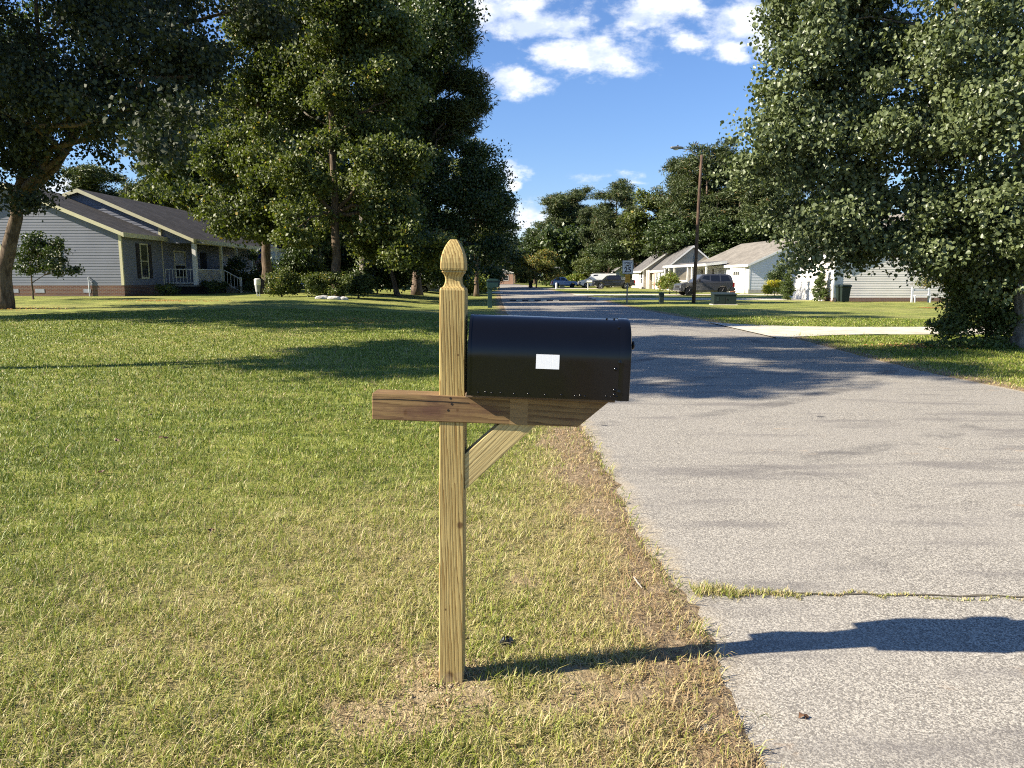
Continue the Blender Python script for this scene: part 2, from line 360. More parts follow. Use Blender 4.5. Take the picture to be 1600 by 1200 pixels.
# sandy verge along the left edge
ed = t.n('ShaderNodeAttribute', {'attribute_name': 'edge'}).outputs['Fac']
sandn = t.m('ADD', ed, t.m('MULTIPLY', t.m('SUBTRACT', t.noise(o, 5.0, 6.0, .7), .5), .35))
yp = t.n('ShaderNodeSeparateXYZ', i0=o).outputs[1]
c = t.mix(t.m('MULTIPLY', t.m('MULTIPLY', t.sstep(sandn, -.02, .17, 1, 0), .6), t.sstep(yp, 2.2, 3.2, .15, 1.0)), c, t.mix(t.sstep(t.noise(o, 200.0, 2.0), .3, .7), (.34, .28, .19), (.46, .39, .28)))
# dark spots: old gum and tar
vo = t.n('ShaderNodeTexVoronoi', Vector=t.mapping(o, scale=(1, 1, 0))); vo.inputs['Scale'].default_value = .8
c = t.mix(t.m('MULTIPLY', t.sstep(vo.outputs['Distance'], .035, .045, 1, 0), .8), c, (.05, .05, .055))
t.set(b.inputs['Base Color'], c); bump(t, b, t.m('ADD', agr, fine), .55, .006)
edge = np.minimum(V[:, 0] - XL(V[:, 1]), (XR(V[:, 1]) - V[:, 0]) * 1.6)
# the edge attribute needs fine columns near the borders
cols = np.concatenate([[-.5, -.25, 0, .05, .1, .2, .3, .45, .7]]); V = []; E = []
for y in ry:
    xl, xr = float(XL(y)), float(XR(y)); w = xr - xl
    xs = [xl + q for q in cols] + [xl + .7 + (w - 1.4) * k / 8 for k in range(1, 8)] + [xr - q for q in cols[::-1]]
    for x in xs: V.append((x, y, .004)); E.append(min(x - xl, (xr - x) * 1.5))
V = np.array(V); ii = np.arange(len(V)).reshape(len(ry), -1)
F = np.stack([ii[:-1, :-1], ii[:-1, 1:], ii[1:, 1:], ii[1:, :-1]], -1).reshape(-1, 4)
tag(npmesh('road', V, F, rm, attrs={'edge': np.array(E)}), kind='structure')

conc, t, b = mat('driveway_concrete', .9, .2); o = ocoord(t)
t.set(b.inputs['Base Color'], t.mix(t.sstep(t.noise(o, 2.0, 6.0, .65), .3, .7), (.40, .36, .29), (.56, .52, .44))); bump(t, b, t.noise(o, 90., 3.), .4, .004)
def strip(pts, z=.034):   # pts: list of (x, ynear, yfar)
    mb = MB(); vs = []
    for (x, a, c_) in pts: vs += [(x, a, z), (x, c_, z)]
    fs = [(2 * i, 2 * i + 2, 2 * i + 3, 2 * i + 1) for i in range(len(pts) - 1)]
    mb.add(vs, fs)
    vs2 = [(p[0], p[1], p[2] - .06) for p in vs]
    k = len(pts); mb.add(vs + vs2, [(2 * i, 2 * i + 2, 2 * k + 2 * i + 2, 2 * k + 2 * i) for i in range(k - 1)] + [(2 * i + 1, 2 * i + 3, 2 * k + 2 * i + 3, 2 * k + 2 * i + 1) for i in range(k - 1)])
    return tag(mb.build('driveway', conc), kind='structure')
def gy_of(py): return G(800, py)[1]
ya, yb = gy_of(523.5), gy_of(512.5)
x0 = float(XR(19.5))
strip([(x0 - .35, ya - 1.2, yb + 2.3), (x0 + .5, ya - .8, yb + 1.2), (x0 + 1.6, ya - .3, yb + .35), (x0 + 3, ya, yb), (45, ya + .1, yb + .1)])
x1 = float(XR(66))
strip([(x1 - .3, 61, 68), (x1 + 2, 62, 66.5), (24, 62.3, 66)])
x1 = float(XR(52))
strip([(x1 - .3, 49, 56), (x1 + 2, 50.2, 54), (19.6, 48.6, 52.4)])
x1 = float(XR(100))
strip([(x1 - .3, 96, 104), (x1 + 2, 98, 103), (12, 98, 103)])
x1 = float(XL(74))
strip([(x1 + .3, 70, 78), (x1 - 2, 72, 76), (-9, 72, 76)])

# ------------------------------------------------------------------ grass blades
def blades(name, x, y, z, length, width, lean, tone, m, seed=1, kind='stuff', parent=None):
    r = np.random.default_rng(seed); n = len(x)
    az = r.uniform(0, 2 * math.pi, n); fa = az + math.pi / 2 + r.normal(0, .5, n)
    dx, dy = np.cos(az), np.sin(az); wx, wy = np.cos(fa) * width / 2, np.sin(fa) * width / 2
    base = np.stack([x, y, z], 1)
    w = np.stack([wx, wy, np.zeros(n)], 1)
    l1 = lean * .6; l2 = lean * 1.25
    p1 = base + np.stack([dx * np.sin(l1), dy * np.sin(l1), np.cos(l1)], 1) * (length * .5)[:, None]
    p2 = p1 + np.stack([dx * np.sin(l2), dy * np.sin(l2), np.cos(l2)], 1) * (length * .5)[:, None]
    p2[:, 2] = np.maximum(p2[:, 2], z + .002)
    V = np.stack([base - w, base + w, p1 - w * .8, p1 + w * .8, p2], 1).reshape(-1, 3)
    k = np.arange(n)[:, None] * 5
    F = np.concatenate([k + [0, 1, 3], k + [0, 3, 2], k + [2, 3, 4]], 1).reshape(-1, 3)
    o = npmesh(name, V, F, m, parent=parent, attrs={'tone': np.repeat(tone, 5)})
    if kind: tag(o, kind=kind)
    return o
gb, t, b = mat('grass_blade', .5, .35)
tone = t.n('ShaderNodeAttribute', {'attribute_name': 'tone'}).outputs['Fac']
rmp = t.n('ShaderNodeValToRGB', i0=tone); cr = rmp.color_ramp
for p_, c_ in ((0.0, (.060, .105, .012, 1)), (.3, (.185, .240, .030, 1)), (.5, (.290, .325, .052, 1)), (.7, (.43, .385, .14, 1)), (.85, (.53, .45, .25, 1)), (1.0, (.33, .21, .10, 1))):
    el = cr.elements.new(p_) if p_ not in (0.0, 1.0) else cr.elements[0 if p_ == 0 else -1]; el.color = c_
t.set(b.inputs['Base Color'], rmp.outputs[0])
tr = t.n('ShaderNodeBsdfTranslucent', Color=rmp.outputs[0]); mx = t.n('ShaderNodeMixShader', i0=.3, i1=b.outputs[0], i2=tr.outputs[0])
gb.node_tree.links.new(mx.outputs[0], gb.node_tree.nodes['Material Output'].inputs[0])
def gheight(x, y, dl, dr): return rise(x, y) + .011
def scatter(N, r0, r1, a0, a1, power, seed):
    r = np.random.default_rng(seed); q = 2 - power
    rr = (r0 ** q + r.random(N) * (r1 ** q - r0 ** q)) ** (1 / q); th = r.uniform(a0, a1, N)
    return rr * np.sin(th), rr * np.cos(th), r
x, y, r = scatter(1050000, 1.25, 30, R(-50), R(42), 1.55, 5)
dry, dirt, dl, dr, n2 = masks(x, y)
rd = np.hypot(x, y)
drv = (dr > -.3) & (y > ya - .3) & (y < yb + .3)
off = np.maximum(dl, dr)
n3 = fbm(x * 9, y * 9, 60)
keep = (off > .01 + (n2 - .5) * .16) & ~drv & (r.random(len(x)) < (1 - .82 * dirt) * (.45 + .75 * sst(.3, .6, n3))) & ~((np.abs(x - POST[0]) < .05) & (np.abs(y - POST[1]) < .05))
x, y, dry, dirt, rd, n3 = [q[keep] for q in (x, y, dry, dirt, rd, n3)]
n = len(x); dk = dry
tone = np.clip(.22 + .34 * dk + r.normal(0, .17, n) + .14 * (fbm(x * .9, y * .9, 90) - .5), 0, .66)
isdry = r.random(n) < (.05 + .62 * dk ** 1.35)
tone = np.where(isdry, r.uniform(.66, .93, n), tone)
tone = np.where(r.random(n) < .02 + .22 * sst(.25, .8, dirt) + .42 * sst(.65, .2, XL(y) - x + (n3 - .5) * .4) * (XL(y) > x), r.uniform(.90, 1.0, n), tone)
lean = np.clip(np.abs(r.normal(.92, .42, n)), 0, 1.5); lean = np.where(isdry, np.clip(lean + .35, 0, 1.52), lean)
length = r.uniform(.028, .072, n) * (1 + .35 * (n3 - .5) * 2) * np.where(r.random(n) < .03, 1.7, 1)
width = r.uniform(.0022, .0046, n) * np.clip(rd / 4.2, 1, 6)
blades('lawn_grass', x, y, gheight(x, y, 0, 0) - .006, length, width, lean, tone, gb, 3)
# verge of longer, sprawling runners reaching over the road edge
x, y, r = scatter(60000, 1.3, 14, R(-30), R(45), 1.4, 15)
dl = XL(y) - x; keep = (np.abs(dl - .02) < .06) & (fbm(x * 4, y * 4, 33) > .42) & (x < 5)
x, y = x[keep], y[keep]; n = len(x)
blades('verge_grass', x, y, np.full(n, .012), r.uniform(.04, .10, n), r.uniform(.003, .005, n) * np.clip(np.hypot(x, y) / 4, 1, 3), r.uniform(1.0, 1.5, n),
       np.where(r.random(n) < .55, r.uniform(.62, .98, n), r.uniform(.1, .6, n)), gb, 16)
# grass rooted in the crack across the asphalt
def on_crack(n, a, b_, spread, seed):
    r = np.random.default_rng(seed); tt = r.random(n); q = np.array([G(*a), G(*b_)])
    pts = q[0] + (q[1] - q[0]) * tt[:, None]
    pts[:, 1] += (fbm(tt * 9, tt * 0 + seed, 4) - .5) * .10 + r.normal(0, spread, n) * (.35 + .9 * fbm(tt * 14, tt * 0 + 2., seed))
    return pts[:, 0], pts[:, 1], r
xs, ys_, ls = [], [], []
for (n_, a, b_, sp, s_, L) in ((620, (1082, 926), (1150, 929), .034, 1, .045), (480, (1140, 930), (1246, 931), .022, 2, .032), (260, (1225, 930), (1420, 932), .006, 3, .024), (220, (1400, 932), (1640, 940), .006, 6, .022)):
    a1, b1, r = on_crack(n_, a, b_, sp, s_); xs.append(a1); ys_.append(b1); ls.append(np.full(n_, L))
x = np.concatenate(xs); y = np.concatenate(ys_); L = np.concatenate(ls); n = len(x)
blades('crack_grass', x, y, np.full(n, .004), L * r.uniform(.5, 1.2, n), r.uniform(.0025, .0045, n), r.uniform(.3, 1.4, n),
       np.where(r.random(n) < .68, r.uniform(.64, .95, n), r.uniform(.2, .6, n)), gb, 17)
# the crack itself: a thin dark tar line just above the asphalt
mb = MB(); pts = [Vector((*G(1085 + 26 * k, 928 + 6 * (k / 21) + 1.4 * math.sin(k * 1.7)), 0)) for k in range(22)]
vs = []
for i, p in enumerate(pts): vs += [(p.x, p.y - .005 - .003 * (i % 3), .008), (p.x, p.y + .005 + .002 * (i % 2), .008)]
mb.add(vs, [(2 * i, 2 * i + 2, 2 * i + 3, 2 * i + 1) for i in range(len(pts) - 1)])
tag(mb.build('road_crack', paint('crack_fill', (.10, .085, .06), .95)), kind='structure')

# soil crumbs round the post, straw litter and pebbles on the verge
crumb = paint('soil_crumb', (.44, .34, .21), .95, .2, 30, bs=.3)
r = np.random.default_rng(44); V = []; F = []; 
def add_rock(c, s, r):
    k = len(V); base = np.array([[1, 0, 0], [-1, 0, 0], [0, 1, 0], [0, -1, 0], [0, 0, 1], [0, 0, -1]], float)
    a = base * s * r.uniform(.6, 1.3, (6, 1)) * [1, r.uniform(.6, 1), r.uniform(.45, .8)]
    th = r.uniform(0, 6.28); cth, sth = math.cos(th), math.sin(th)
    a = np.stack([a[:, 0] * cth - a[:, 1] * sth, a[:, 0] * sth + a[:, 1] * cth, a[:, 2]], 1) + c
    V.extend(a.tolist())
    for f in ((0, 2, 4), (2, 1, 4), (1, 3, 4), (3, 0, 4), (2, 0, 5), (1, 2, 5), (3, 1, 5), (0, 3, 5)): F.append([k + i for i in f])
for i in range(1500):
    rad = abs(r.normal(0, .26)) + .05; th = r.uniform(0, 6.28)
    px_, py_ = POST[0] + rad * math.cos(th) * 1.3, POST[1] + rad * math.sin(th) - .1 * (rad > .2)
    if px_ > float(XL(py_)) - .02: continue
    hb = .006 * float(sst(.34, .06, math.hypot(px_ - POST[0], py_ - POST[1])))
    add_rock([px_, py_, .012 + hb], r.choice([.003, .005, .007, .012], p=[.4, .35, .2, .05]), r)
for i in range(900):
    yy_ = r.uniform(1.6, 7); add_rock([float(XL(yy_)) - abs(r.normal(0, .18)), yy_, .012], r.uniform(.002, .006), r)
tag(npmesh('soil_crumbs', np.array(V), np.array(F), crumb), kind='stuff')

# ------------------------------------------------------------------ the mailbox on its post
wood = woodmat('pressure_treated_pine', (.50, .385, .155), (.22, .132, .038), 'Z', 1.0, 1.0, dirty=(.33, .25, .14), knots=((.031, .617, .011), (-.004, .045, .016), (-.02, .30, .004), (.02, 1.22, .004)))
woodb = woodmat('cut_end_pine', (.56, .45, .21), (.27, .185, .07), 'Z', .8, .8)
beamw = woodmat('weathered_brown_beam', (.27, .175, .075), (.11, .062, .025), 'X', .55, .9, offs=(.3, .1, .7), stain=(.10, .050, .030), knots=((-.16, 1.015, .007), (.02, 1.03, .005)))
postrot = (0, R(.9), R(-1.6))
post = thing('mailbox_post', 'pale timber post with carved finial and crossbeam beside the road', 'post', (POST[0], POST[1], 0), postrot)
def sq(hw, z, ch=.0): # square ring with small chamfers
    c = min(.004, hw * .2) if not ch else ch
    return [(hw, -hw + c, z), (hw, hw - c, z), (hw - c, hw, z), (-hw + c, hw, z), (-hw, hw - c, z), (-hw, -hw + c, z), (-hw + c, -hw, z), (hw - c, -hw, z)]
mb = MB(); H = .0445
prof = [(-.15, H), (0.0, H), (1.05, H), (1.438, H), (1.446, H - .003), (1.4475, H - .008), (1.453, H - .0125), (1.460, H - .0155), (1.468, H - .0172), (1.476, H - .0175), (1.484, H - .0160),
        (1.492, H - .0120), (1.499, H - .0065), (1.5045, H - .0080), (1.5065, H - .0034), (1.512, H - .0024), (1.530, H - .0024), (1.546, H - .0040), (1.558, H - .0068), (1.570, H - .0105), (1.582, H - .0155), (1.593, H - .0212), (1.602, H - .0270), (1.607, H - .0315), (1.6085, H - .0335)]
mb.rings([sq(h, z) for z, h in prof]); mb.build('shaft', wood, post)
# crossbeam: lapped over the front of the post, its road end cut at 45 degrees
bz0, bz1 = .986, 1.079; by0, by1 = -.0500, .0400
mb = MB(); mb.prism([(-.276, bz0), (.436, bz0), (.540, bz1), (-.276, bz1)], by0, by1); beam = mb.build('crossbeam', beamw, post, bevel=.003)
TILT = Matrix.Translation((0, 0, 1.04)) @ Matrix.Rotation(R(.9), 4, 'Y') @ Matrix.Translation((0, 0, -1.04)); beam.matrix_local = TILT
hole = paint('dark_hole', (.015, .011, .008), .9)
for (hx, hz_) in ((-.005, 1.070), (.0, 1.050), (-.012, 1.028), (.22, 1.012)):
    mb = MB(); mb.cyl((hx, by0 - .0006, hz_), (hx, by0 + .01, hz_), .0042, 10); mb.build('screw_hole', hole, beam)
mb = MB(); cp = [(-.275, 1.058), (-.2, 1.0605), (-.14, 1.059), (-.07, 1.0575), (-.03, 1.058), (.02, 1.056), (.06, 1.0565)]
vs = []
for i, (cx_, cz_) in enumerate(cp): w_ = .0011 + .0006 * (i % 2); vs += [(cx_, by0 - .0007, cz_ - w_), (cx_, by0 - .0007, cz_ + w_)]
mb.add(vs, [(2 * i, 2 * i + 2, 2 * i + 3, 2 * i + 1) for i in range(len(cp) - 1)]); mb.build('crack', hole, beam)
mb = MB(); mb.box(.200, .262, by0 - .0009, by0 + .004, bz0 + .001, bz1 - .001)  # thin, slightly paler rectangle on the front face of the beam
mb.build('pale_block', woodmat('pale_block_wood', (.30, .20, .09), (.17, .10, .045), 'X', .5, .5), beam)
# diagonal brace
zt_ = bz0 - .002; xl_ = .0455
mb = MB(); mb.prism([(xl_, .743), (xl_, .872), (xl_ + .122, zt_), (xl_ + .250, zt_)], -.040, .046)
mb.v = [(q[0], q[1], q[2]) for q in mb.v]
# brace is built leaning so that its grain follows its length
br = MB(); a45 = R(45.5)
Mb = Matrix.Translation((xl_, 0, .743)) @ Matrix.Rotation(a45, 4, 'Y'); Mi = Mb.inverted()
br.M = Mi; br.prism([(xl_, .743), (xl_, .872), (xl_ + .122, zt_), (xl_ + .250, zt_)], -.040, .046)
bo = br.build('brace', woodb, post, bevel=.002); bo.matrix_local = Mb
mb = MB(); mb.box(.047, .555, -.075, .070, bz1 + .0005, bz1 + .0135); mb.build('mounting_board', woodmat('board', (.17, .12, .08), (.09, .055, .035), 'X', .6, .7), post, bevel=.002).matrix_local = TILT

blk, t, b = mat('black_gloss_enamel', .2, .33); o = ocoord(t)
b.inputs['Base Color'].default_value = (.003, .003, .0038, 1)
t.set(b.inputs['Roughness'], t.sstep(t.noise(o, 5.0, 3.0), .3, .7, .10, .20)); b.inputs['Coat Weight'].default_value = .1; b.inputs['Coat Roughness'].default_value = .12
bump(t, b, t.noise(t.mapping(o, scale=(1, 1, 1)), 7.0, 2.0), .18, .008)
box = thing('mailbox', 'large glossy black metal mailbox with blank white sticker on its side', 'mailbox', (POST[0] - .0172, POST[1], 0), (0, R(1.8), R(-1.6)))
m0 = bz1 + .015; hw, hs, hr = .118, .134, .131; bx0, bx1 = .060, .577
def arch(gr=0.0, x=0, n=18):
    pts = [(x, -hw - gr, m0 - gr * .2), (x, -hw - gr, m0 + hs * .5), (x, -hw - gr, m0 + hs - .01)]
    for k in range(n + 1):
        a = math.pi * k / n; pts.append((x, -(hw + gr) * math.cos(a), m0 + hs + (hr + gr) * math.sin(a) ** .92 if 0 < k < n else m0 + hs))
    return pts + [(x, hw + gr, m0 + hs - .01), (x, hw + gr, m0 + hs * .5), (x, hw + gr, m0 - gr * .2)]
mb = MB(); mb.rings([arch(0.0, bx0), arch(0, bx0 + .17), arch(0, bx0 + .34), arch(0, bx1)]); mb.build('body', blk, box, smooth=True, auto=35)
mb = MB(); mb.rings([arch(.0018, bx0 - .003), arch(.0018, bx0 + .006)]); mb.build('rear_seam', blk, box, smooth=True, auto=35)
mb = MB(); mb.rings([arch(.0022, bx1 - .018), arch(.0030, bx1 - .004), arch(.0030, bx1 + .012), arch(.0008, bx1 + .019), arch(-.006, bx1 + .021)])
door = mb.build('door', blk, box, smooth=True, auto=35)
mb = MB(); mb.M = Matrix.Translation((bx1 + .02, 0, m0 + .176)) @ Matrix.Rotation(R(90), 4, 'Y')
mb.lathe([(.006, 0), (.0055, .012), (.007, .014), (.0145, .0165), (.0155, .020), (.0125, .0235), (.004, .0245)], 20); mb.build('door_knob', blk, door, smooth=True, auto=40)
# rivets along the base and the door edge
for k, rx in enumerate((.095, .120, .140, .170, .215, .262, .318, .372, .418, .435, .450, .520, .538, .556)):
    rv = MB(); rv.M = Matrix.Translation((rx, -hw, m0 + .011 + .002 * (k % 2))) @ Matrix.Rotation(R(90), 4, 'X'); rv.lathe([(.0040, -.001), (.0038, .001), (.0025, .0026), (.0006, .0032)], 10); rv.build('rivet', blk, box, smooth=True)
for rz_ in (.02, .035, .105):
    rv = MB(); rv.M = Matrix.Translation((bx1 - .030, -hw, m0 + rz_)) @ Matrix.Rotation(R(90), 4, 'X'); rv.lathe([(.0062, -.001), (.0058, .002), (.0035, .0042), (.0008, .0050)], 12); rv.build('rivet', blk, box, smooth=True)
for rz_ in (.030, .128):
    mb = MB(); mb.M = Matrix.Translation((bx1 - .016, -hw, m0 + rz_)) @ Matrix.Rotation(R(90), 4, 'X'); mb.lathe([(.0085, 0), (.0085, .003), (.0045, .0035), (.0045, .007), (.001, .0078)], 6); mb.build('hinge_bolt', blk, box)
mb = MB(); mb.M = Matrix.Translation((bx1 - .02, -hw * .62, m0 + hs + hr * .80)) @ Matrix.Rotation(R(38), 4, 'X'); mb.lathe([(.006, 0), (.005, .003), (.001, .004)], 12); mb.build('top_rivet', blk, box)
for tx in (.52, .545):
    mb = MB(); mb.ball((tx, -.02, m0 + hs + hr), .0032, 8); mb.build('top_rivet', blk, box)
mb = MB(); mb.box(.284, .361, -hw - .0009, -hw, m0 + .098, m0 + .146)
wl, t, b = mat('blank_sticker', .55, .4); t.set(b.inputs['Base Color'], t.mix(t.noise(ocoord(t), 120., 2.), (.70, .72, .76), (.80, .82, .85))); bump(t, b, t.noise(t.mapping(ocoord(t), scale=(1, 1, .05)), 260., 1.), .2, .0006)
mb.build('sticker', wl, box)

# ------------------------------------------------------------------ trees and shrubs
LM = dict(
    pear=leafmat('pear_leaf', (.046, .066, .026), (.150, .180, .078), None, 0, .42, .16),
    maple=leafmat('sweetgum_leaf', (.046, .066, .016), (.130, .155, .038), (.34, .25, .05), .015, .55, .25),
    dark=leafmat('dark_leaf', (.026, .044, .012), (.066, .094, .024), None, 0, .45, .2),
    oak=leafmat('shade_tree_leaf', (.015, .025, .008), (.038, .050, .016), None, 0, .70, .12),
    pine=leafmat('pine_needles', (.036, .056, .018), (.092, .115, .034), (.20, .13, .05), .02, .5, .15),
    bright=leafmat('bright_leaf', (.095, .135, .025), (.215, .245, .050), (.35, .22, .05), .05, .45, .35),
    myrtle=leafmat('turning_leaf', (.075, .100, .025), (.190, .185, .050), (.30, .18, .05), .10, .5, .3),
    yellow=leafmat('golden_leaf', (.38, .36, .03), (.62, .54, .06), None, 0, .45, .3),
    conifer=leafmat('conifer_spray', (.050, .080, .018), (.105, .140, .030), None, 0, .55, .15))
BK = dict(brown=barkmat('bark_brown', (.060, .042, .028), (.155, .115, .080)), grey=barkmat('bark_grey', (.11, .095, .078), (.26, .23, .19)),
          pine=barkmat('bark_pine', (.085, .060, .044), (.20, .150, .115)))

def leaf_geo(C, size, r, aspect=.62, droop=.0, radial=None, radw=.0, rounded=False):
    n = len(C)
    d = r.normal(0, 1, (n, 3)); d[:, 2] -= droop
    if radial is not None: d += radial * radw
    d /= np.linalg.norm(d, axis=1)[:, None]
    q = r.normal(0, 1, (n, 3)); s = np.cross(d, q); s /= np.linalg.norm(s, axis=1)[:, None]; nn = np.cross(s, d)
    L = (size * r.uniform(.65, 1.3, n))[:, None]
    v0 = C - d * L * .5; v2 = C + d * L * .5; sd_ = s * L * aspect * .5; up = nn * L * .10
    if rounded:
        hf = d * L * .22
        V = np.stack([v0, C - hf + sd_ + up, C + hf + sd_ * .85 + up, v2, C + hf - sd_ * .85 + up, C - hf - sd_ + up], 1).reshape(-1, 3)
        k = np.arange(n)[:, None] * 6
        return V, np.concatenate([k + [0, 1, 2], k + [0, 2, 3], k + [0, 3, 4], k + [0, 4, 5]], 1).reshape(-1, 3)
    V = np.stack([v0, C + sd_ + up, v2, C - sd_ + up], 1).reshape(-1, 3)
    k = np.arange(n)[:, None] * 4
    return V, np.concatenate([k + [0, 1, 2], k + [0, 2, 3]], 1).reshape(-1, 3)

def crown_pts(blobs, ncl, per, r, sig, shell=.45, gap=.0):
    vol = np.array([b[3] * b[4] * b[5] for b in blobs]) ** .72; ch = r.choice(len(blobs), ncl, p=vol / vol.sum())
    B = np.array([b[:6] for b in blobs], float)[ch]
    d = r.normal(0, 1, (ncl, 3)); d /= np.linalg.norm(d, axis=1)[:, None]
    rad = r.random(ncl) ** shell * (1 + r.normal(0, .07, ncl))
    K = 16; sd_ = r.normal(0, 1, (len(blobs), K, 3)); sd_ /= np.linalg.norm(sd_, axis=2)[:, :, None]; sd_ *= r.uniform(.35, .98, (len(blobs), K, 1))
    ks = r.integers(0, K, ncl); cc = B[:, :3] + (sd_[ch, ks] + d * (rad * .25)[:, None]) * B[:, 3:6]
    if gap:
        g = fbm(cc[:, 0] * .8 + cc[:, 2] * .7, cc[:, 1] * .8 + cc[:, 2] * .55, 8, 2); m_ = g > gap; cc, d = cc[m_], d[m_]
    s = sig * r.uniform(.55, 1.5, len(cc))
    k = np.repeat(np.arange(len(cc)), per); N = len(k)
    e = r.normal(0, 1, (N, 3)); e /= np.linalg.norm(e, axis=1)[:, None]; e *= (r.random(N) ** .5)[:, None]
    P_ = cc[k] + e * s[k][:, None] * [1.25, 1.25, .72]
    return cc, P_, e

def limb_mesh(mb, a, b_, r0, r1, r, wig=.12, n=7, seg=6):
    a, b_ = Vector(a), Vector(b_); L = (b_ - a).length; pts = []; rad = []
    for i in range(seg + 1):
        t_ = i / seg; p = a.lerp(b_, t_); w = math.sin(math.pi * t_) * L * wig
        pts.append(p + Vector((r.normal(0, .5) * w, r.normal(0, .5) * w, abs(r.normal(0, .5)) * w + w * .4))); rad.append(r0 + (r1 - r0) * t_)
    pts[0] = a; pts[-1] = b_; mb.tube(pts, rad, n); return pts

def tree(name, label, loc, H, tr, blobs, ncl, per, leaf, mat_, bark='brown', seed=1, sig=.45, lean=(0, 0), group=None, cat='tree', aspect=.62,
         droop=.3, shell=.45, gap=.0, limbs=12, style='leaf', trunk_pts=None, extra=None, twigs=90, minz=None):
    """blobs are (x,y,z,rx,ry,rz) in world space; the tree's Empty sits at loc"""
    r = np.random.default_rng(seed); root = thing(name, label, cat, loc, (0, 0, 0), group); o = np.array(loc)
    bl = [(b[0] - o[0], b[1] - o[1], b[2] - o[2], *b[3:6]) for b in blobs]
    cc, PP, e = crown_pts(bl, ncl, per, r, sig, shell, gap)
    if minz is not None: k = PP[:, 2] > minz + r.uniform(0, .5, len(PP)); PP, e = PP[k], e[k]
    if style == 'needle':
        V, F = leaf_geo(PP, leaf, r, .17, 0, e, 1.2)
    else: V, F = leaf_geo(PP, leaf, r, aspect, droop, rounded=(style == 'round'))
    crown = npmesh('crown', V, F, mat_, parent=root)
    mb = MB()
    if trunk_pts is None: trunk_pts = [(0, 0, -.1), (lean[0] * .1, lean[1] * .1, H * .12), (lean[0] * .35, lean[1] * .35, H * .4), (lean[0] * .7, lean[1] * .7, H * .72), (lean[0], lean[1], H * .97)]
    tp = [Vector(p) for p in trunk_pts]; nT = len(tp)
    fine = []
    for i in range(nT - 1):
        for k in range(4): q = tp[i].lerp(tp[i + 1], k / 4); fine.append(q + Vector((r.normal(0, tr * .12), r.normal(0, tr * .12), 0)) * (i + k > 0))
    fine.append(tp[-1]); m_ = len(fine)
    rad = [max(.02, tr * (1 - .88 * (i / (m_ - 1)))) * (1.45 if i == 0 else 1.12 if i == 1 else 1) for i in range(m_)]
    mb.tube(fine, rad, 12); trunk = mb.build('trunk', BK[bark], root, smooth=True)
    lm = MB(); nodes = []
    order = sorted(range(len(bl)), key=lambda i: -bl[i][3] * bl[i][5])[:limbs]
    for i in order:
        c = Vector(bl[i][:3]); zt = min(max(c.z - .55 * math.hypot(c.x, c.y) - .3 * bl[i][5], H * .24), H * .93)
        j = min(range(m_), key=lambda q: abs(fine[q].z - zt)); st = fine[j]
        if (c - st).length < .3: continue
        r0 = min(rad[j] * .62, .045 * (c - st).length + .02)
        nodes += limb_mesh(lm, st, c, r0, r0 * .35, r, .10)[2:]
    if nodes and len(cc):
        for q in r.choice(len(cc), min(twigs, len(cc)), replace=False):
            c = Vector(cc[q]); st = min(nodes + fine[m_ // 3:], key=lambda p: (p - c).length + (1.5 if p.z > c.z else 0)); Lq = (c - st).length
            if .3 < Lq < 2.6: lm.tube([st, st.lerp(c, .5) + Vector((0, 0, .08 * Lq)), c], [.008 * Lq + .012, .005 * Lq + .008, .005], 4)
    if lm.v and (cat == 'tree' or len(blobs) > 3): lm.build('limbs', BK[bark], root, smooth=True)
    return root
def Bp(px, py, Y, rpx, rpy, ry=None):
    c = P(px, py, Y); s = Y / FPX
    return (c.x, c.y, c.z, rpx * s, ry if ry is not None else rpx * s * .9, rpy * s)
def on(px, Y, z=None):
    x = (px - 800) / FPX * Y * .995
    if z is None: z = float(rise(np.array(x), np.array(Y)))
    return (x, Y, z)

# the big pear tree leaning over the road on the right
tree('pear_tree', 'broad dense tree with glossy green leaves overhanging the right verge', on(1606, 15.6), 11.5, .26,
     [Bp(1440, 130, 15.5, 190, 130), Bp(1265, 235, 15, 105, 75, 1.5), Bp(1190, 232, 15, 55, 45, .8), Bp(1250, 90, 15.4, 62, 85, 1.2), Bp(1215, 150, 15, 50, 55, .9), Bp(1310, 335, 15.2, 105, 70, 1.6), Bp(1280, 392, 15, 46, 34, .8), Bp(1400, 390, 15, 100, 42, 1.5),
      Bp(1490, 330, 15, 140, 95, 1.8), Bp(1560, 190, 13.6, 110, 120, 1.6), Bp(1585, 350, 14, 85, 75, 1.3), Bp(1540, -40, 16, 230, 120, 3), Bp(1330, 10, 16, 110, 80, 1.6), Bp(1235, 10, 15.5, 40, 50, .9), Bp(1720, 160, 16, 190, 230, 3), Bp(1540, -230, 16, 190, 130, 3), Bp(1390, 250, 14.5, 110, 80, 1.2), Bp(1500, 60, 14, 130, 90, 1.5), Bp(1540, 405, 15, 75, 48, 1.2), Bp(1350, 170, 15.6, 120, 120, 1.6)],
     2900, 80, .080, LM['pear'], 'grey', 3, .35, droop=.9, aspect=.74, shell=.42, gap=.27, twigs=130, style='round', limbs=9)
tree('understory_shrub', 'leafy green shrub growing under the big tree at the right edge', on(1545, 16.2), 1.2, .05,
     [Bp(1530, 480, 16.2, 58, 55, .8), Bp(1570, 430, 16.4, 60, 60, .8), Bp(1490, 520, 16, 28, 26, .5), Bp(1560, 525, 15.9, 50, 22, .5), Bp(1620, 470, 17.5, 50, 70, .8), Bp(1500, 440, 16.6, 38, 40, .6)],
     640, 46, .082, LM['maple'], 'brown', 5, .26, cat='shrub', shell=.5, twigs=60, minz=.02)
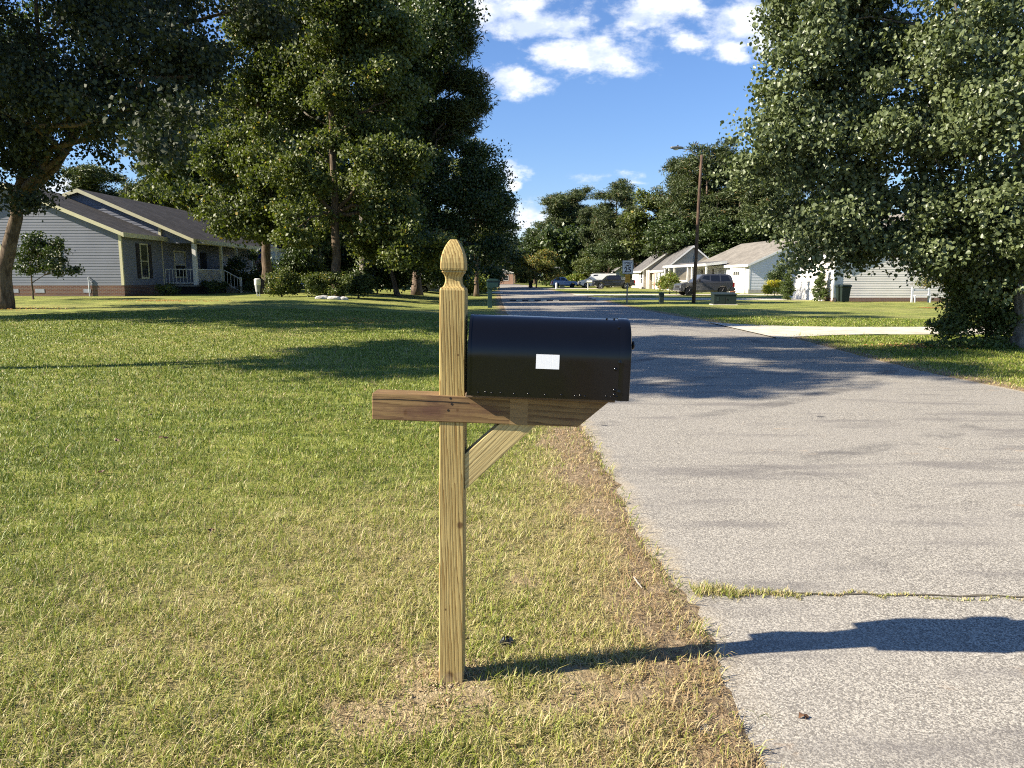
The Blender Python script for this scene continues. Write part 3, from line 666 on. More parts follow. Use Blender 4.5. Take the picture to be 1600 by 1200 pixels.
tree('seedling_patch', 'low blue-green weeds at the foot of the leafy shrub', on(1505, 15.6), .3, .015,
     [(9.4, 15.3, .08, .55, .35, .14), (10.1, 15.1, .06, .5, .25, .10), (8.9, 15.5, .05, .3, .25, .08)], 120, 22, .07, LM['conifer'], 'brown', 6, .09, cat='plant', twigs=10, minz=.0)

# the shade tree at the left edge, dark against the sky
T1 = on(3, 28)
tree('shade_tree', 'large dark shade tree at the left edge with a heavy curved limb', T1, 15.5, .30,
     [Bp(170, 85, 24, 150, 110, 3.2), Bp(50, 130, 26, 140, 130, 3.5), Bp(275, 60, 22.5, 75, 110, 1.8), Bp(255, 190, 19.5, 60, 48, 1.0), Bp(205, 170, 22, 90, 48, 1.5), Bp(10, 285, 26.5, 55, 58, 1.6), Bp(120, 165, 24, 90, 60, 1.6), Bp(-110, 120, 28, 160, 190, 4),
      Bp(380, 12, 23, 90, 34, 1.4), Bp(420, 40, 24, 40, 24, .8), Bp(140, -90, 26, 240, 110, 4.5), Bp(200, -260, 26, 180, 120, 4), Bp(-60, -220, 28, 220, 200, 5), Bp(235, 235, 18.5, 30, 26, .5), Bp(300, 120, 22, 40, 60, 1.0)],
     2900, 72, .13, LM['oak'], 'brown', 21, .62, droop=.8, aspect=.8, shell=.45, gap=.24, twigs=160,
     trunk_pts=[(0, 0, -.1), (.25, 0, 1.6), (.9, -.1, 3.4), (1.55, -.3, 5.2), (2.6, -1.0, 6.5), (3.3, -1.6, 8.5), (3.4, -1.8, 12.5)])
tree('bare_stem_tree', 'straight dark trunk standing behind the shade tree above the roof', on(84, 62), 13, .42, [Bp(84, 120, 62, 70, 60), Bp(50, 60, 62, 90, 60)], 120, 50, .3, LM['dark'], 'brown', 22, 1.2)

# clump in the middle left
tree('sweetgum_tree', 'sunlit olive-green broadleaf tree with a straight bare lower trunk behind the lawn', on(528, 40), 17, .30,
     [Bp(530, 330, 41.6, 95, 60, 2.0), Bp(470, 290, 39, 60, 50, 1.8), Bp(595, 270, 39.5, 75, 70, 2.2), Bp(520, 200, 41.5, 75, 60, 2.0), Bp(600, 160, 40, 60, 60, 2), Bp(500, 110, 40, 60, 60, 2.2), Bp(575, 60, 40, 80, 60, 2.4), Bp(520, 0, 40, 80, 50, 2.4), Bp(570, 390, 41.5, 80, 30, 1.4), Bp(480, 345, 38.5, 45, 30, 1.3), Bp(650, 380, 40, 60, 45, 2), Bp(450, 370, 39, 40, 26, 1.4), Bp(620, 330, 39, 60, 40, 1.6)],
     1700, 74, .165, LM['maple'], 'brown', 31, .60, droop=.5, aspect=.85, shell=.45, gap=.40, twigs=130)
tree('sweetgum_tree', 'sunlit broadleaf tree with a thick dark trunk beside the porch of the grey-blue house', on(418, 46), 17, .36,
     [Bp(400, 250, 44.5, 70, 60, 2.2), Bp(350, 330, 43.5, 42, 40, 1.8), Bp(425, 320, 44, 60, 45, 2), Bp(370, 170, 46, 60, 60, 2.4), Bp(440, 160, 46, 55, 60, 2.4), Bp(400, 90, 46, 80, 60, 2.6), Bp(430, 20, 46, 90, 50, 3), Bp(340, 250, 45, 40, 34, 1.5), Bp(385, 360, 43, 42, 22, 1.5)],
     1450, 72, .18, LM['maple'], 'brown', 33, .62, droop=.5, aspect=.85, shell=.45, gap=.42, twigs=110)
tree('hardwood_tree', 'tall dark-leaved tree rising highest behind the clump with its top out of the picture', on(570, 49), 24, .38,
     [Bp(640, 60, 48, 95, 75), Bp(690, 20, 48, 50, 60), Bp(560, 110, 49, 80, 80), Bp(610, 190, 49, 80, 70), Bp(480, 40, 50, 90, 70), Bp(470, 170, 50, 60, 80), Bp(710, 5, 47, 30, 34)],
     1300, 72, .20, LM['dark'], 'grey', 35, .85, aspect=.8, shell=.45, gap=.32)
tree('loblolly_pine', 'tall pine with clumped dark needles at the right side of the left clump', on(652, 52), 23, .34,
     [Bp(700, 60, 52, 42, 34), Bp(735, 130, 51, 24, 16), Bp(748, 165, 51, 14, 14), Bp(715, 175, 51, 30, 18), Bp(690, 120, 52, 40, 30), Bp(670, 200, 52, 50, 30), Bp(725, 205, 51, 20, 12), Bp(640, 90, 52, 50, 50), Bp(660, 20, 52, 60, 40), Bp(700, 0, 52, 34, 30)],
     700, 110, .36, LM['pine'], 'pine', 37, .75, style='needle', shell=.5, twigs=120)
tree('pecan_tree', 'dark rounded tree at the roadside end of the left clump with a thin slanting stem', on(622, 47), 10.5, .17,
     [Bp(700, 330, 50, 80, 70, 3.5), Bp(745, 270, 50, 42, 50, 1.8), Bp(775, 340, 50, 28, 40, 1.4), Bp(752, 385, 49, 46, 28, 1.8), Bp(655, 400, 47, 70, 40, 2.5), Bp(735, 232, 50, 18, 18, .9), Bp(640, 280, 50, 60, 60, 2.4), Bp(790, 355, 50, 14, 14, .7), Bp(700, 415, 46, 50, 22, 1.5)],
     1200, 64, .20, LM['dark'], 'brown', 39, .72, aspect=.55, shell=.45, gap=.28, trunk_pts=[(0, 0, -.1), (-.35, .1, 1.4), (-.9, .3, 2.9), (-.6, 1, 5), (2.2, 2.5, 8.6)])
tree('pecan_tree', 'lighter feathery tree peeking out above the road end of the left clump', on(745, 58), 12.5, .2,
     [Bp(740, 245, 57, 26, 30, 1.4), Bp(765, 290, 57, 26, 34, 1.3), Bp(720, 290, 58, 40, 50, 2), Bp(785, 330, 57, 17, 26, .9), Bp(760, 370, 57, 40, 30, 1.6)], 330, 60, .20, LM['maple'], 'brown', 40, .6, aspect=.45, gap=.3)
# evergreen understory
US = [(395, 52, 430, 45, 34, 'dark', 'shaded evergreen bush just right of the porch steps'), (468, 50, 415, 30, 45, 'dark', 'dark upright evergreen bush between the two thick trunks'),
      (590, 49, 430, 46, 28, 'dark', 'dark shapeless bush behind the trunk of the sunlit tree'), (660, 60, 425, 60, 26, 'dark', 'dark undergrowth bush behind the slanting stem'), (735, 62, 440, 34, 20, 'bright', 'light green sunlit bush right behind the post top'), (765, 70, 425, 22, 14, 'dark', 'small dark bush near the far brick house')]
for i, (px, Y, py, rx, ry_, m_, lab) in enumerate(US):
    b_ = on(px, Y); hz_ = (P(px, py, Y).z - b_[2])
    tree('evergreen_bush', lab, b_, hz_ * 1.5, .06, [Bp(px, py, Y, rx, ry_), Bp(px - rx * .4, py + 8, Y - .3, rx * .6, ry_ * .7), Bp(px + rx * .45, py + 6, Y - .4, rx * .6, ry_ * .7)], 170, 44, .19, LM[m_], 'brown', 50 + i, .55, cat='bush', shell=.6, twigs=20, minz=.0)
for i, (px, py, Y, rx, ry_, lab) in enumerate(((441, 441, 39, 29, 25, 'rounded clipped bush with a pale stem, left of the pair below the trees'), (508, 440, 38.5, 42, 27, 'wide clipped bush with white stones at its foot'), (560, 446, 40, 24, 20, 'dark low bush right of the straight tree trunk'))):
    b_ = on(px, Y)
    tree('clipped_bush', lab, b_, 1.2, .05, [Bp(px, py, Y, rx * .8, ry_ * .85), Bp(px - rx * .45, py + 4, Y - .2, rx * .5, ry_ * .8), Bp(px + rx * .45, py + 3, Y - .2, rx * .5, ry_ * .8)], 240, 40, .10, LM['maple' if i < 2 else 'dark'], 'brown', 60 + i, .26, cat='bush', shell=.35, twigs=20, minz=.0)
tree('young_tree', 'small dark young tree on a thin stem in front of the grey-blue gable', on(53, 35), 3.0, .05,
     [Bp(75, 392, 35, 42, 22, 1.0), Bp(45, 412, 35, 32, 20, .9), Bp(100, 415, 35, 28, 18, .8), Bp(60, 380, 35, 24, 14, .6)], 150, 36, .12, LM['dark'], 'brown', 70, .30, twigs=60, shell=.6)
for i, (x_, y_, rr, lab) in enumerate(((-19.2, 41.5, .55, 'shaded low shrub under the shuttered window of the grey-blue house'), (-18.2, 45.5, .75, 'dark shrub below the porch railing nearest the column'), (-17.6, 49.5, .6, 'dark shrub beside the porch steps'))):
    tree('foundation_shrub', lab, (x_, y_, .48), .8, .03, [(x_, y_, .48 + rr * .6, rr, rr * 1.6, rr * .7)], 90, 30, .10, LM['dark'], 'brown', 75 + i, .2, cat='shrub', shell=.5, twigs=8, minz=0.)

# background pines: three moulds, copied with their parts
def pine_mould(name, label, H, seed, spread, low, m_='pine', full=True):
    r = np.random.default_rng(seed); bl = []
    zz = H * low
    while zz < H * .97:
        k = 1 - (zz / H - low) / (1 - low); w = spread * (.42 + .58 * math.sin(math.pi * (.12 + .58 * k)))
        for q in range(4 if full else 2):
            a = r.uniform(0, 6.28); rr_ = w * r.uniform(.3, .8); bl.append((rr_ * math.cos(a), rr_ * math.sin(a), zz + r.normal(0, .4), w * r.uniform(.26, .58), w * r.uniform(.26, .58), H * .045 * r.uniform(.6, 1.9)))
        zz += H * .062
    bl.append((0, 0, H * .96, spread * .22, spread * .22, H * .05))
    return tree(name, label, (0, 0, 0), H * .97, H * .016 + .05, bl, 620 if full else 330, 60, .60, LM[m_], 'pine', seed, .85, style='needle', shell=.5, twigs=70, limbs=20)
moulds = [pine_mould('background_pine', 'x', 19, 101, 4.6, .22), pine_mould('background_pine', 'x', 19, 102, 3.6, .5, full=False), pine_mould('background_pine', 'x', 19, 103, 5.2, .12)]
def broad_mould(label, H, seed, m_):
    r = np.random.default_rng(seed); bl = [(0, 0, H * .62, H * .25, H * .25, H * .3)]
    for q in range(9):
        a = r.uniform(0, 6.28); k = r.uniform(.25, .85); w = H * .26 * math.sin(math.pi * (.15 + .75 * k)); bl.append((w * math.cos(a), w * math.sin(a), H * k, H * .13, H * .13, H * .11))
    return tree('background_hardwood', label, (0, 0, 0), H * .9, H * .02 + .03, bl, 420, 44, .38, LM[m_], 'brown', seed, .9, shell=.45, gap=.3)
moulds += [broad_mould('x', 14, 104, 'dark'), broad_mould('x', 14, 105, 'maple')]
# (px, top py, distance, mould, width factor, label)
BG = [
 (1062, 262, 112, 2, 1.0, 'tall pine directly behind the street lamp pole'), (1098, 246, 104, 0, 1.25, 'tallest pine right of the street lamp head'), (1150, 252, 100, 2, 1.15, 'dense tall pine above the low white house'),
 (1030, 300, 118, 4, 1.1, 'yellowish broadleaf tree between the pines and the lamp arm'), (1120, 262, 116, 2, 1.0, 'dark pine filling in behind the white house ridge'), (1200, 250, 96, 0, 1.2, 'pine half hidden by the overhanging leafy tree'), (1260, 270, 98, 2, 1.2, 'pine behind the garage with the green bin'), (1340, 290, 96, 0, 1.2, 'pine hidden behind the leaning tree crown'),
 (960, 300, 126, 0, 1.2, 'round-topped pine above the pale blue house'), (925, 330, 130, 2, .9, 'shorter pine left of the round-topped pine'), (990, 330, 120, 2, 1.0, 'pine behind the pale blue gable'), (1010, 345, 124, 3, 1.2, 'dark low tree behind the beige roof'),
 (900, 302, 150, 1, 1.1, 'slender bare-trunked pine in the middle of the far row'), (872, 312, 150, 1, 1.3, 'slender pine with a high crown, left of the far row'), (885, 330, 155, 0, .7, 'narrow pine just behind the slender pair'), (915, 345, 150, 4, 1.2, 'green hardwood under the slender pines'),
 (850, 350, 165, 3, 1.1, 'small rounded tree at the left end of the far row'), (835, 368, 185, 3, 1.0, 'distant dark tree over the road end'), (805, 372, 200, 3, 1.3, 'farthest tree straight above the end of the road'), (780, 360, 175, 3, 1.3, 'distant tree behind the small brick house'),
 (950, 375, 112, 3, 1.3, 'dark bushy tree behind the parked white van'), (920, 385, 125, 4, 1.0, 'light green tree behind the parked blue car'), (1060, 330, 100, 3, 1.3, 'broad dark tree behind the two beige gables'), (1120, 340, 96, 3, 1.3, 'dark tree directly behind the white porch roof'), (1185, 330, 94, 3, 1.3, 'dark tree over the white gable end'),
 (745, 330, 110, 3, 1.6, 'dark tree mass beyond the left clump near the road'), (700, 340, 95, 3, 1.7, 'dark tree between the left clump and the road'), (640, 330, 90, 3, 1.7, 'dark backing tree behind the slanting stem'), (560, 340, 85, 3, 1.8, 'dark backing tree behind the straight bare trunk'), (480, 330, 85, 3, 1.8, 'dark backing tree left of the straight bare trunk'),
 (300, 170, 74, 0, 1.0, 'tall pine rising behind the porch roof'), (345, 200, 70, 1, 1.2, 'bare-trunked pine between the porch and the clump'), (262, 235, 80, 2, .9, 'pine with feathery boughs above the second gable'), (165, 268, 92, 1, 1.5, 'small flat-topped pine seen over the left roof ridge'),
 (370, 120, 72, 4, 1.0, 'tall green broadleaf tree behind the thick dark trunk'), (500, 110, 70, 3, 1.0, 'tall dark broadleaf tree behind the sunlit one'), (440, 180, 68, 3, 1.0, 'dark broadleaf tree filling the gap between the two sunlit ones'), (610, 120, 72, 3, .9, 'dark broadleaf tree behind the right half of the clump'), (310, 215, 66, 4, .9, 'green broadleaf tree over the porch roof end'),
 (400, 230, 78, 0, 1.1, 'pine behind the thick dark trunk'), (330, 300, 76, 3, 1.2, 'dark low tree touching the porch roof'), (20, 300, 70, 3, 1.6, 'dark tree behind the leftmost part of the grey-blue house'),
 (1440, 300, 95, 0, 1.3, 'pine behind the white siding wall, mostly covered by leaves'), (1540, 290, 90, 2, 1.3, 'pine behind the right tree trunk'), (1620, 300, 85, 3, 1.6, 'dark tree at the far right edge behind the shrub'),
]
first = set()
for i, (px, py, Y, k, wf, lab) in enumerate(BG):
    mo = moulds[k]; H = (19 if k < 3 else 14); h = P(px, py - .07 * (434 - py), Y).z
    o = mo if k not in first else copy_tree(mo); first.add(k)
    s_ = h / H; o.location = on(px, Y, 0); o.scale = (s_ * wf, s_ * wf, s_); o.rotation_euler = (0, 0, 1.9 * i)
    o['label'] = lab; o['group'] = 'trees standing behind the houses'
tree('crape_myrtle', 'low spreading roadside tree with orange-tinged leaves by the dark bin', on(838, 106), 4.4, .12,
     [Bp(838, 414, 106, 34, 18), Bp(815, 428, 106, 16, 12), Bp(862, 425, 106, 20, 14), Bp(850, 403, 106, 24, 10)], 260, 44, .26, LM['myrtle'], 'brown', 80, .55, twigs=40)
tree('far_bush', 'light green round bush behind the blue car', on(902, 124), 2, .06, [Bp(902, 436, 124, 17, 11)], 90, 40, .22, LM['bright'], 'brown', 81, .5, cat='bush', twigs=8, minz=0.)
tree('far_bush', 'pale feathery yellow bush above the small brick house', on(787, 180), 5, .1, [Bp(785, 416, 180, 12, 9)], 90, 40, .35, LM['bright'], 'brown', 82, .8, cat='bush', twigs=8)
tree('house_bush', 'large round green bush at the corner of the beige house', on(1046, 66), 2, .06, [Bp(1047, 440, 66, 15, 13), Bp(1036, 444, 66, 9, 9)], 150, 40, .13, LM['bright'], 'brown', 83, .35, cat='bush', shell=.4, twigs=8, minz=0.)
tree('house_bush', 'small round bush by the front bumper of the grey utility vehicle', on(1056, 64), 1, .04, [Bp(1055, 449, 64, 7, 6)], 60, 36, .11, LM['maple'], 'brown', 84, .22, cat='bush', shell=.4, twigs=6, minz=0.)
tree('golden_shrub', 'bright yellow shrub in front of the white gable wall', on(1209, 60.5), 1.4, .04, [Bp(1211, 450, 60.5, 15, 11), Bp(1200, 454, 60.5, 7, 8)], 140, 40, .10, LM['yellow'], 'brown', 85, .25, cat='shrub', shell=.4, twigs=8, minz=0.)
tree('holly_bush', 'dark irregular bush behind the golden shrub', on(1213, 64), 2.4, .06, [Bp(1212, 433, 64, 12, 11), Bp(1222, 425, 64, 8, 11)], 120, 40, .12, LM['dark'], 'brown', 86, .35, cat='bush', twigs=10)
for i, (px, Y, lab) in enumerate(((1230, 49, 'conical evergreen left of the white garage door'), (1281, 46.5, 'conical evergreen right of the white garage door'))):
    b_ = on(px, Y); hz_ = 2.15
    tree('arborvitae', lab, b_, hz_ * .9, .04, [(b_[0], b_[1], .12 + hz_ * k_, .50 * (1 - k_) ** .62 + .03, .50 * (1 - k_) ** .62 + .03, .22) for k_ in (.05, .18, .32, .46, .6, .74, .88)], 330, 34, .075, LM['conifer'], 'brown', 87 + i, .12, cat='shrub', shell=.3, twigs=5, minz=0.)
b_ = on(1478, 38)
tree('crape_myrtle', 'small multi-stemmed tree with reddish green leaves before the white siding', b_, 2.0, .05, [Bp(1478, 436, 38, 30, 12), Bp(1450, 440, 38, 16, 9), Bp(1500, 445, 38, 20, 14), Bp(1470, 425, 38, 20, 9)], 130, 30, .09, LM['myrtle'], 'grey', 90, .25, twigs=50)
# trees outside the left border whose long shadows cross the lawn and the road
x_, y_, H = -16.8, 10.2, 16
tree('yard_tree', 'tall tree beside the street throwing its shadow over the lawn', (x_, y_, 0), H, .30, [(x_ + .6, y_ + .4, 8.6, 2.2, 2.4, 1.3), (x_ - .5, y_ + 1.2, 11, 2.8, 3.0, 1.7), (x_ + 1.2, y_ - 1.2, 10.2, 2.2, 2.0, 1.3), (x_, y_, 13.2, 2.6, 2.6, 1.7), (x_ - .6, y_ + 1.5, 15.2, 1.8, 2.2, 1.2), (x_ + .8, y_ - .6, 16.4, 1.3, 1.2, .9), (x_ + 2.2, y_ + 2.2, 8.0, 1.2, 1.5, .7), (x_ + 1.5, y_ - 3, 12, 2.5, 2, 1.5), (x_ + 1.8, y_ - 1.8, 14.6, 2.2, 2.2, 1.3), (x_ + .5, y_ + 3, 13.5, 2, 2, 1.3)], 900, 60, .20, LM['maple'], 'brown', 120, .5, twigs=60, gap=.25)
tree('unseen_shading_oak', 'tall oak standing left of the shade tree', (-28.5, 22, .2), 21, .45, [(-28.5, 22, 20, 4, 3.4, 3.5), (-28, 22.5, 15.5, 4.5, 3.6, 3.5), (-30, 21, 12, 4, 3, 3), (-26.5, 23, 11, 3, 2.6, 2.5), (-29, 24.5, 17, 3, 2.5, 3), (-25.5, 18.2, 15, 3, 2.4, 3), (-26, 17.8, 19.5, 3, 2.4, 3)], 700, 60, .3, LM['oak'], 'brown', 125, .9)  # out of view, added and shaped to keep the left tree's crown in shade

# ------------------------------------------------------------------ houses
def siding_mat(name, c, var=.06): return paint(name, c, .55, var, .8, .35)
SID = dict(blue=siding_mat('siding_grey_blue', (.195, .208, .25)), white=siding_mat('siding_white', (.68, .70, .74)), pale=siding_mat('siding_pale_blue', (.52, .61, .72)),
           beige=siding_mat('siding_beige', (.50, .44, .35)), cream=siding_mat('siding_cream', (.66, .63, .58)))
TRIM = dict(cream=paint('trim_cream', (.66, .62, .40), .5, .06), white=paint('trim_white', (.80, .79, .75), .5, .05))
def shingle(name, c1, c2):
    m, t, b = mat(name, .92, .15); o = ocoord(t)
    br_ = t.n('ShaderNodeTexBrick', {'offset': .5}, Vector=t.mapping(o, scale=(0, 1, 1), rot=(0, 0, 0)))
    sw = t.n('ShaderNodeCombineXYZ', i0=t.n('ShaderNodeSeparateXYZ', i0=o).outputs[1], i1=t.m('MULTIPLY', t.n('ShaderNodeSeparateXYZ', i0=o).outputs[2], 2.4), i2=0.0)
    t.set(br_.inputs['Vector'], sw.outputs[0])
    br_.inputs['Scale'].default_value = 1.0; br_.inputs['Brick Width'].default_value = .34; br_.inputs['Row Height'].default_value = .30; br_.inputs['Mortar Size'].default_value = .012
    t.set(br_.inputs['Color1'], c1); t.set(br_.inputs['Color2'], c2); t.set(br_.inputs['Mortar'], tuple(x * .5 for x in c1))
    t.set(b.inputs['Base Color'], t.mix(t.m('MULTIPLY', t.sstep(t.noise(o, .6, 5.0, .65), .35, .7), .5), br_.outputs['Color'], tuple(x * .55 for x in c1))); bump(t, b, t.noise(o, 40., 3.), .5, .01); return m
ROOF = dict(dark=shingle('shingles_charcoal', (.050, .048, .050), (.085, .080, .080)), grey=shingle('shingles_grey', (.115, .11, .11), (.165, .16, .155)), tan=shingle('shingles_weathered', (.185, .170, .150), (.25, .23, .20)))
def brick_mat(name, c1, c2, mort):
    m, t, b = mat(name, .9, .2); o = ocoord(t); s3 = t.n('ShaderNodeSeparateXYZ', i0=o)
    sw = t.n('ShaderNodeCombineXYZ', i0=t.m('ADD', s3.outputs[0], s3.outputs[1]), i1=s3.outputs[2], i2=0.0)
    br_ = t.n('ShaderNodeTexBrick', Vector=sw.outputs[0]); br_.inputs['Scale'].default_value = 1.0; br_.inputs['Brick Width'].default_value = .215; br_.inputs['Row Height'].default_value = .075; br_.inputs['Mortar Size'].default_value = .010
    t.set(br_.inputs['Color1'], c1); t.set(br_.inputs['Color2'], c2); t.set(br_.inputs['Mortar'], mort); t.set(b.inputs['Base Color'], br_.outputs['Color']); bump(t, b, br_.outputs['Fac'], -.4, .005); return m
BRICK = brick_mat('brick_red', (.13, .06, .045), (.18, .09, .06), (.20, .18, .16)); BRICKO = brick_mat('brick_orange', (.42, .20, .11), (.50, .27, .16), (.45, .42, .38))
BLOCK = paint('block_foundation', (.45, .42, .38), .9)
GLASS, _t, _b = mat('window_glass', .06, .6); _b.inputs['Base Color'].default_value = (.02, .025, .03, 1)
DARKI = paint('dark_interior', (.03, .028, .03), .9); SHUT = paint('shutter_black', (.018, .016, .02), .5); CURT = paint('curtain', (.45, .46, .48), .8)
DOORR = paint('door_pink_red', (.55, .28, .25), .5)

def siding(mb, p0, d, nrm, z0, z1, ext, step=.145, out_=.014):
    """clapboards: each row one sloping face plus its shadow lip; ext(z) -> (s0, s1) along d"""
    p0, d, nrm = Vector(p0), Vector(d), Vector(nrm); z = z0
    while z < z1 - .01:
        zt_ = min(z + step, z1); a0, a1 = ext(z); b0, b1 = ext(zt_)
        if a1 - a0 < .02: break
        q = lambda s_, zz, o_: tuple(p0 + d * s_ + nrm * o_ + Vector((0, 0, zz - p0.z)))
        mb.add([q(a0, z, out_), q(a1, z, out_), q(b1, zt_, 0.001), q(b0, zt_, 0.001), q(a0, z, 0), q(a1, z, 0)], [(0, 1, 2, 3), (4, 5, 1, 0)])
        z = zt_
def gable_house(root, x0, x1, y0, y1, z0, zw, zr, sid, roof, trim, found=.5, fmat=None, ridge=None, ov=.3, near_gable=True, eave_x0=0, eave_x1=0, tag_parts=True, wallname='wall'):
    """ridge runs along Y. x0/x1 are the side walls, y0 the gable end towards the camera. eave_x* extends a roof plane sideways."""
    xr_ = (x0 + x1) / 2 if ridge is None else ridge
    s0 = (zr - zw) / (xr_ - x0); s1 = (zr - zw) / (x1 - xr_)
    mb = MB(); mb.prism([(x0 + .02, z0), (x1 - .02, z0), (x1 - .02, zw), (xr_, zr - .02), (x0 + .02, zw)], y0 + .02, y1 - .02)
    zf = z0 + found
    def ext(z):
        if z <= zw: return (0, x1 - x0)
        k = (z - zw) / (zr - zw); return ((xr_ - x0) * k, (x1 - x0) - (x1 - xr_) * k)
    siding(mb, (x0, y0, zf), (1, 0, 0), (0, -1, 0), zf, zr - .05, ext)
    siding(mb, (x0, y0, zf), (0, 1, 0), (-1, 0, 0), zf, zw, lambda z: (0, y1 - y0)); siding(mb, (x1, y0, zf), (0, 1, 0), (1, 0, 0), zf, zw, lambda z: (0, y1 - y0))
    mb.build(wallname, sid, root)
    if found:
        f = MB(); f.box(x0 - .012, x1 + .012, y0 - .012, y1 + .012, z0 - .3, zf - .004); f.build('foundation', fmat or BRICK, root)
    # roof: two slabs
    xa, xb = x0 - ov - eave_x0, x1 + ov + eave_x1; za, zb = zw - s0 * (ov + eave_x0), zw - s1 * (ov + eave_x1); th = .09
    ro = MB(); ro.prism([(xa, za), (xr_, zr), (xb, zb), (xb, zb + th), (xr_, zr + th * 1.25), (xa, za + th)], y0 - ov, y1 + ov); ro.build('roof', roof, root)
    # rake boards on both gable ends and eave fascia
    for (ya_, yb_) in ((y0 - ov - .03, y0 - ov - .002), (y1 + ov + .002, y1 + ov + .03)):
        fb = MB(); w = .20; fb.prism([(xa, za - w + th), (xr_, zr - w + th), (xb, zb - w + th), (xb, zb + th), (xr_, zr + th * 1.25), (xa, za + th)], ya_, yb_); fb.build('rake_board', trim, root)
    for (xx, zz, sg) in ((xa, za, -1), (xb, zb, 1)):
        fb = MB(); fb.box(min(xx, xx + sg * .05), max(xx, xx + sg * .05), y0 - ov - .03, y1 + ov + .03, zz - .14, zz + th + .01); fb.build('gutter', trim, root)
    for (xx, sg) in ((x0, 1), (x1, -1)):
        c_ = MB(); c_.box(xx - .022, xx + .022 + sg * .1 if sg > 0 else xx + .022, y0 - .026, y0 + .08, zf, zw - .02) if sg > 0 else c_.box(xx - .12, xx + .022, y0 - .026, y0 + .08, zf, zw - .02); c_.build('corner_board', trim, root)
def window(root, axis, pos, a0, a1, z0, z1, out_=1, trim=None, shutters=False, curtain=False, split=True, glass=None):
    """axis 'Y': window in a wall of constant y=pos facing out_*y ; 'X': constant x=pos"""
    trim = trim or TRIM['white']; fr = MB()
    def bx(mb, u0, u1, w0, w1, d0, d1):
        p0, p1 = sorted((pos + out_ * d0, pos + out_ * d1))
        mb.box(u0, u1, p0, p1, w0, w1) if axis == 'Y' else mb.box(p0, p1, u0, u1, w0, w1)
    w = .09
    for q in ((a0 - w, a0, z0 - w, z1 + w), (a1, a1 + w, z0 - w, z1 + w), (a0, a1, z1, z1 + w), (a0, a1, z0 - w, z0)): bx(fr, *q, 0, .045)
    if split: bx(fr, a0, a1, (z0 + z1) / 2 - .025, (z0 + z1) / 2 + .025, .012, .035)
    f = fr.build('window', trim, root)
    g = MB(); bx(g, a0, a1, z0, z1, .0, .022); g.build('pane', glass or GLASS, f)
    if curtain: g = MB(); bx(g, a0 + .04, a1 - .04, z0 + (z1 - z0) * .45, z1 - .03, .022, .0235); g.build('curtain', CURT, f)
    if shutters:
        for (u0, u1) in ((a0 - w - .40, a0 - w - .03), (a1 + w + .03, a1 + w + .40)):
            s_ = MB(); bx(s_, u0, u1, z0 - .06, z1 + .06, 0, .04)
            k = z0
            while k < z1: bx(s_, u0 + .04, u1 - .04, k, k + .045, .04, .052); k += .09
            s_.build('shutter', SHUT, f)
    return f

# --- grey-blue house on the left
z0 = .46
house = thing('ranch_house', 'grey-blue clapboard ranch house with dark roof and railed porch, behind the left lawn', 'house', (-20.9, 40, z0)); HO = Vector(house.location)
def place_root(root):   # everything is written in world coordinates; shift the part meshes into the root's frame
    off = Vector(root.location)
    for ch in root.children:
        if ch.get('_s'): continue
        ch['_s'] = 1; ch.data.transform(Matrix.Translation(-off))
        for g in ch.children:
            g.data.transform(Matrix.Translation(-off))
            for h in g.children: h.data.transform(Matrix.Translation(-off))
    for ch in root.children: del ch['_s']
gable_house(house, -32.9, -20.9, 40, 44.6, z0, 3.88, 6.35, SID['blue'], ROOF['dark'], TRIM['cream'], .62, ridge=-26.9, ov=.28)
gable_house(house, -31.5, -20.9, 44.6, 60, z0, 4.55, 6.55, SID['blue'], ROOF['dark'], TRIM['cream'], .62, ridge=-25.5, ov=.25, eave_x1=1.75)
# porch front gable face infill above the porch, deck, posts, rail
mb = MB(); siding(mb, (-20.9, 44.75, 3.55), (1, 0, 0), (0, -1, 0), 3.52, 4.6, lambda z: (0, max(0.0, (4.62 - z) / .44 + .02)), .145); mb.build('porch_gable', SID['blue'], house)
mb = MB(); mb.box(-20.88, -18.98, 44.7, 58.9, z0 + .50, z0 + .60); mb.build('porch_floor', paint('deck_grey', (.30, .29, .27), .8), house)
mb = MB(); mb.box(-20.8, -19.05, 44.85, 58.8, z0 - .1, z0 + .498); mb.build('porch_skirt', DARKI, house)
mb = MB(); mb.box(-19.13, -18.98, 44.7, 58.9, 3.50, 3.68); mb.build('porch_beam', TRIM['cream'], house)
for k, y_ in enumerate((44.85, 48.9, 51.6, 55.2, 58.7)):
    w = .11 if k == 0 else .08; mb = MB(); mb.box(-19.06 - w, -19.06 + w, y_ - w, y_ + w, z0 + .602, 3.498); mb.build('porch_column', TRIM['cream'] if k else TRIM['white'], house)
def railing(a, b_, zf, name='railing', h=.92, n=None, m_=None):
    a, b_ = Vector(a), Vector(b_); d = b_ - a; L = Vector((d.x, d.y, 0)).length; n = n or int(L / .14); mb = MB()
    for zz in (.10, h): mb.tube([a + Vector((0, 0, zz)), b_ + Vector((0, 0, zz))], .035, 6)
    for k in range(n + 1):
        p = a.lerp(b_, k / n); mb.tube([p + Vector((0, 0, .08)), p + Vector((0, 0, h))], .017, 4)
    return mb.build(name, m_ or TRIM['white'], house)
zf = z0 + .6
railing((-20.85, 44.8, zf), (-19.15, 44.8, zf), zf, n=8); railing((-19.06, 45, zf), (-19.06, 48.8, zf), zf); railing((-19.06, 51.7, zf), (-19.06, 55.1, zf), zf)
for k in range(3):
    mb = MB(); mb.box(-18.97 + .32 * k, -18.65 + .32 * k, 49.2, 51.4, z0 - .1, z0 + .46 - .15 * k); mb.build('porch_step', paint('step_wood', (.33, .31, .28), .8), house)
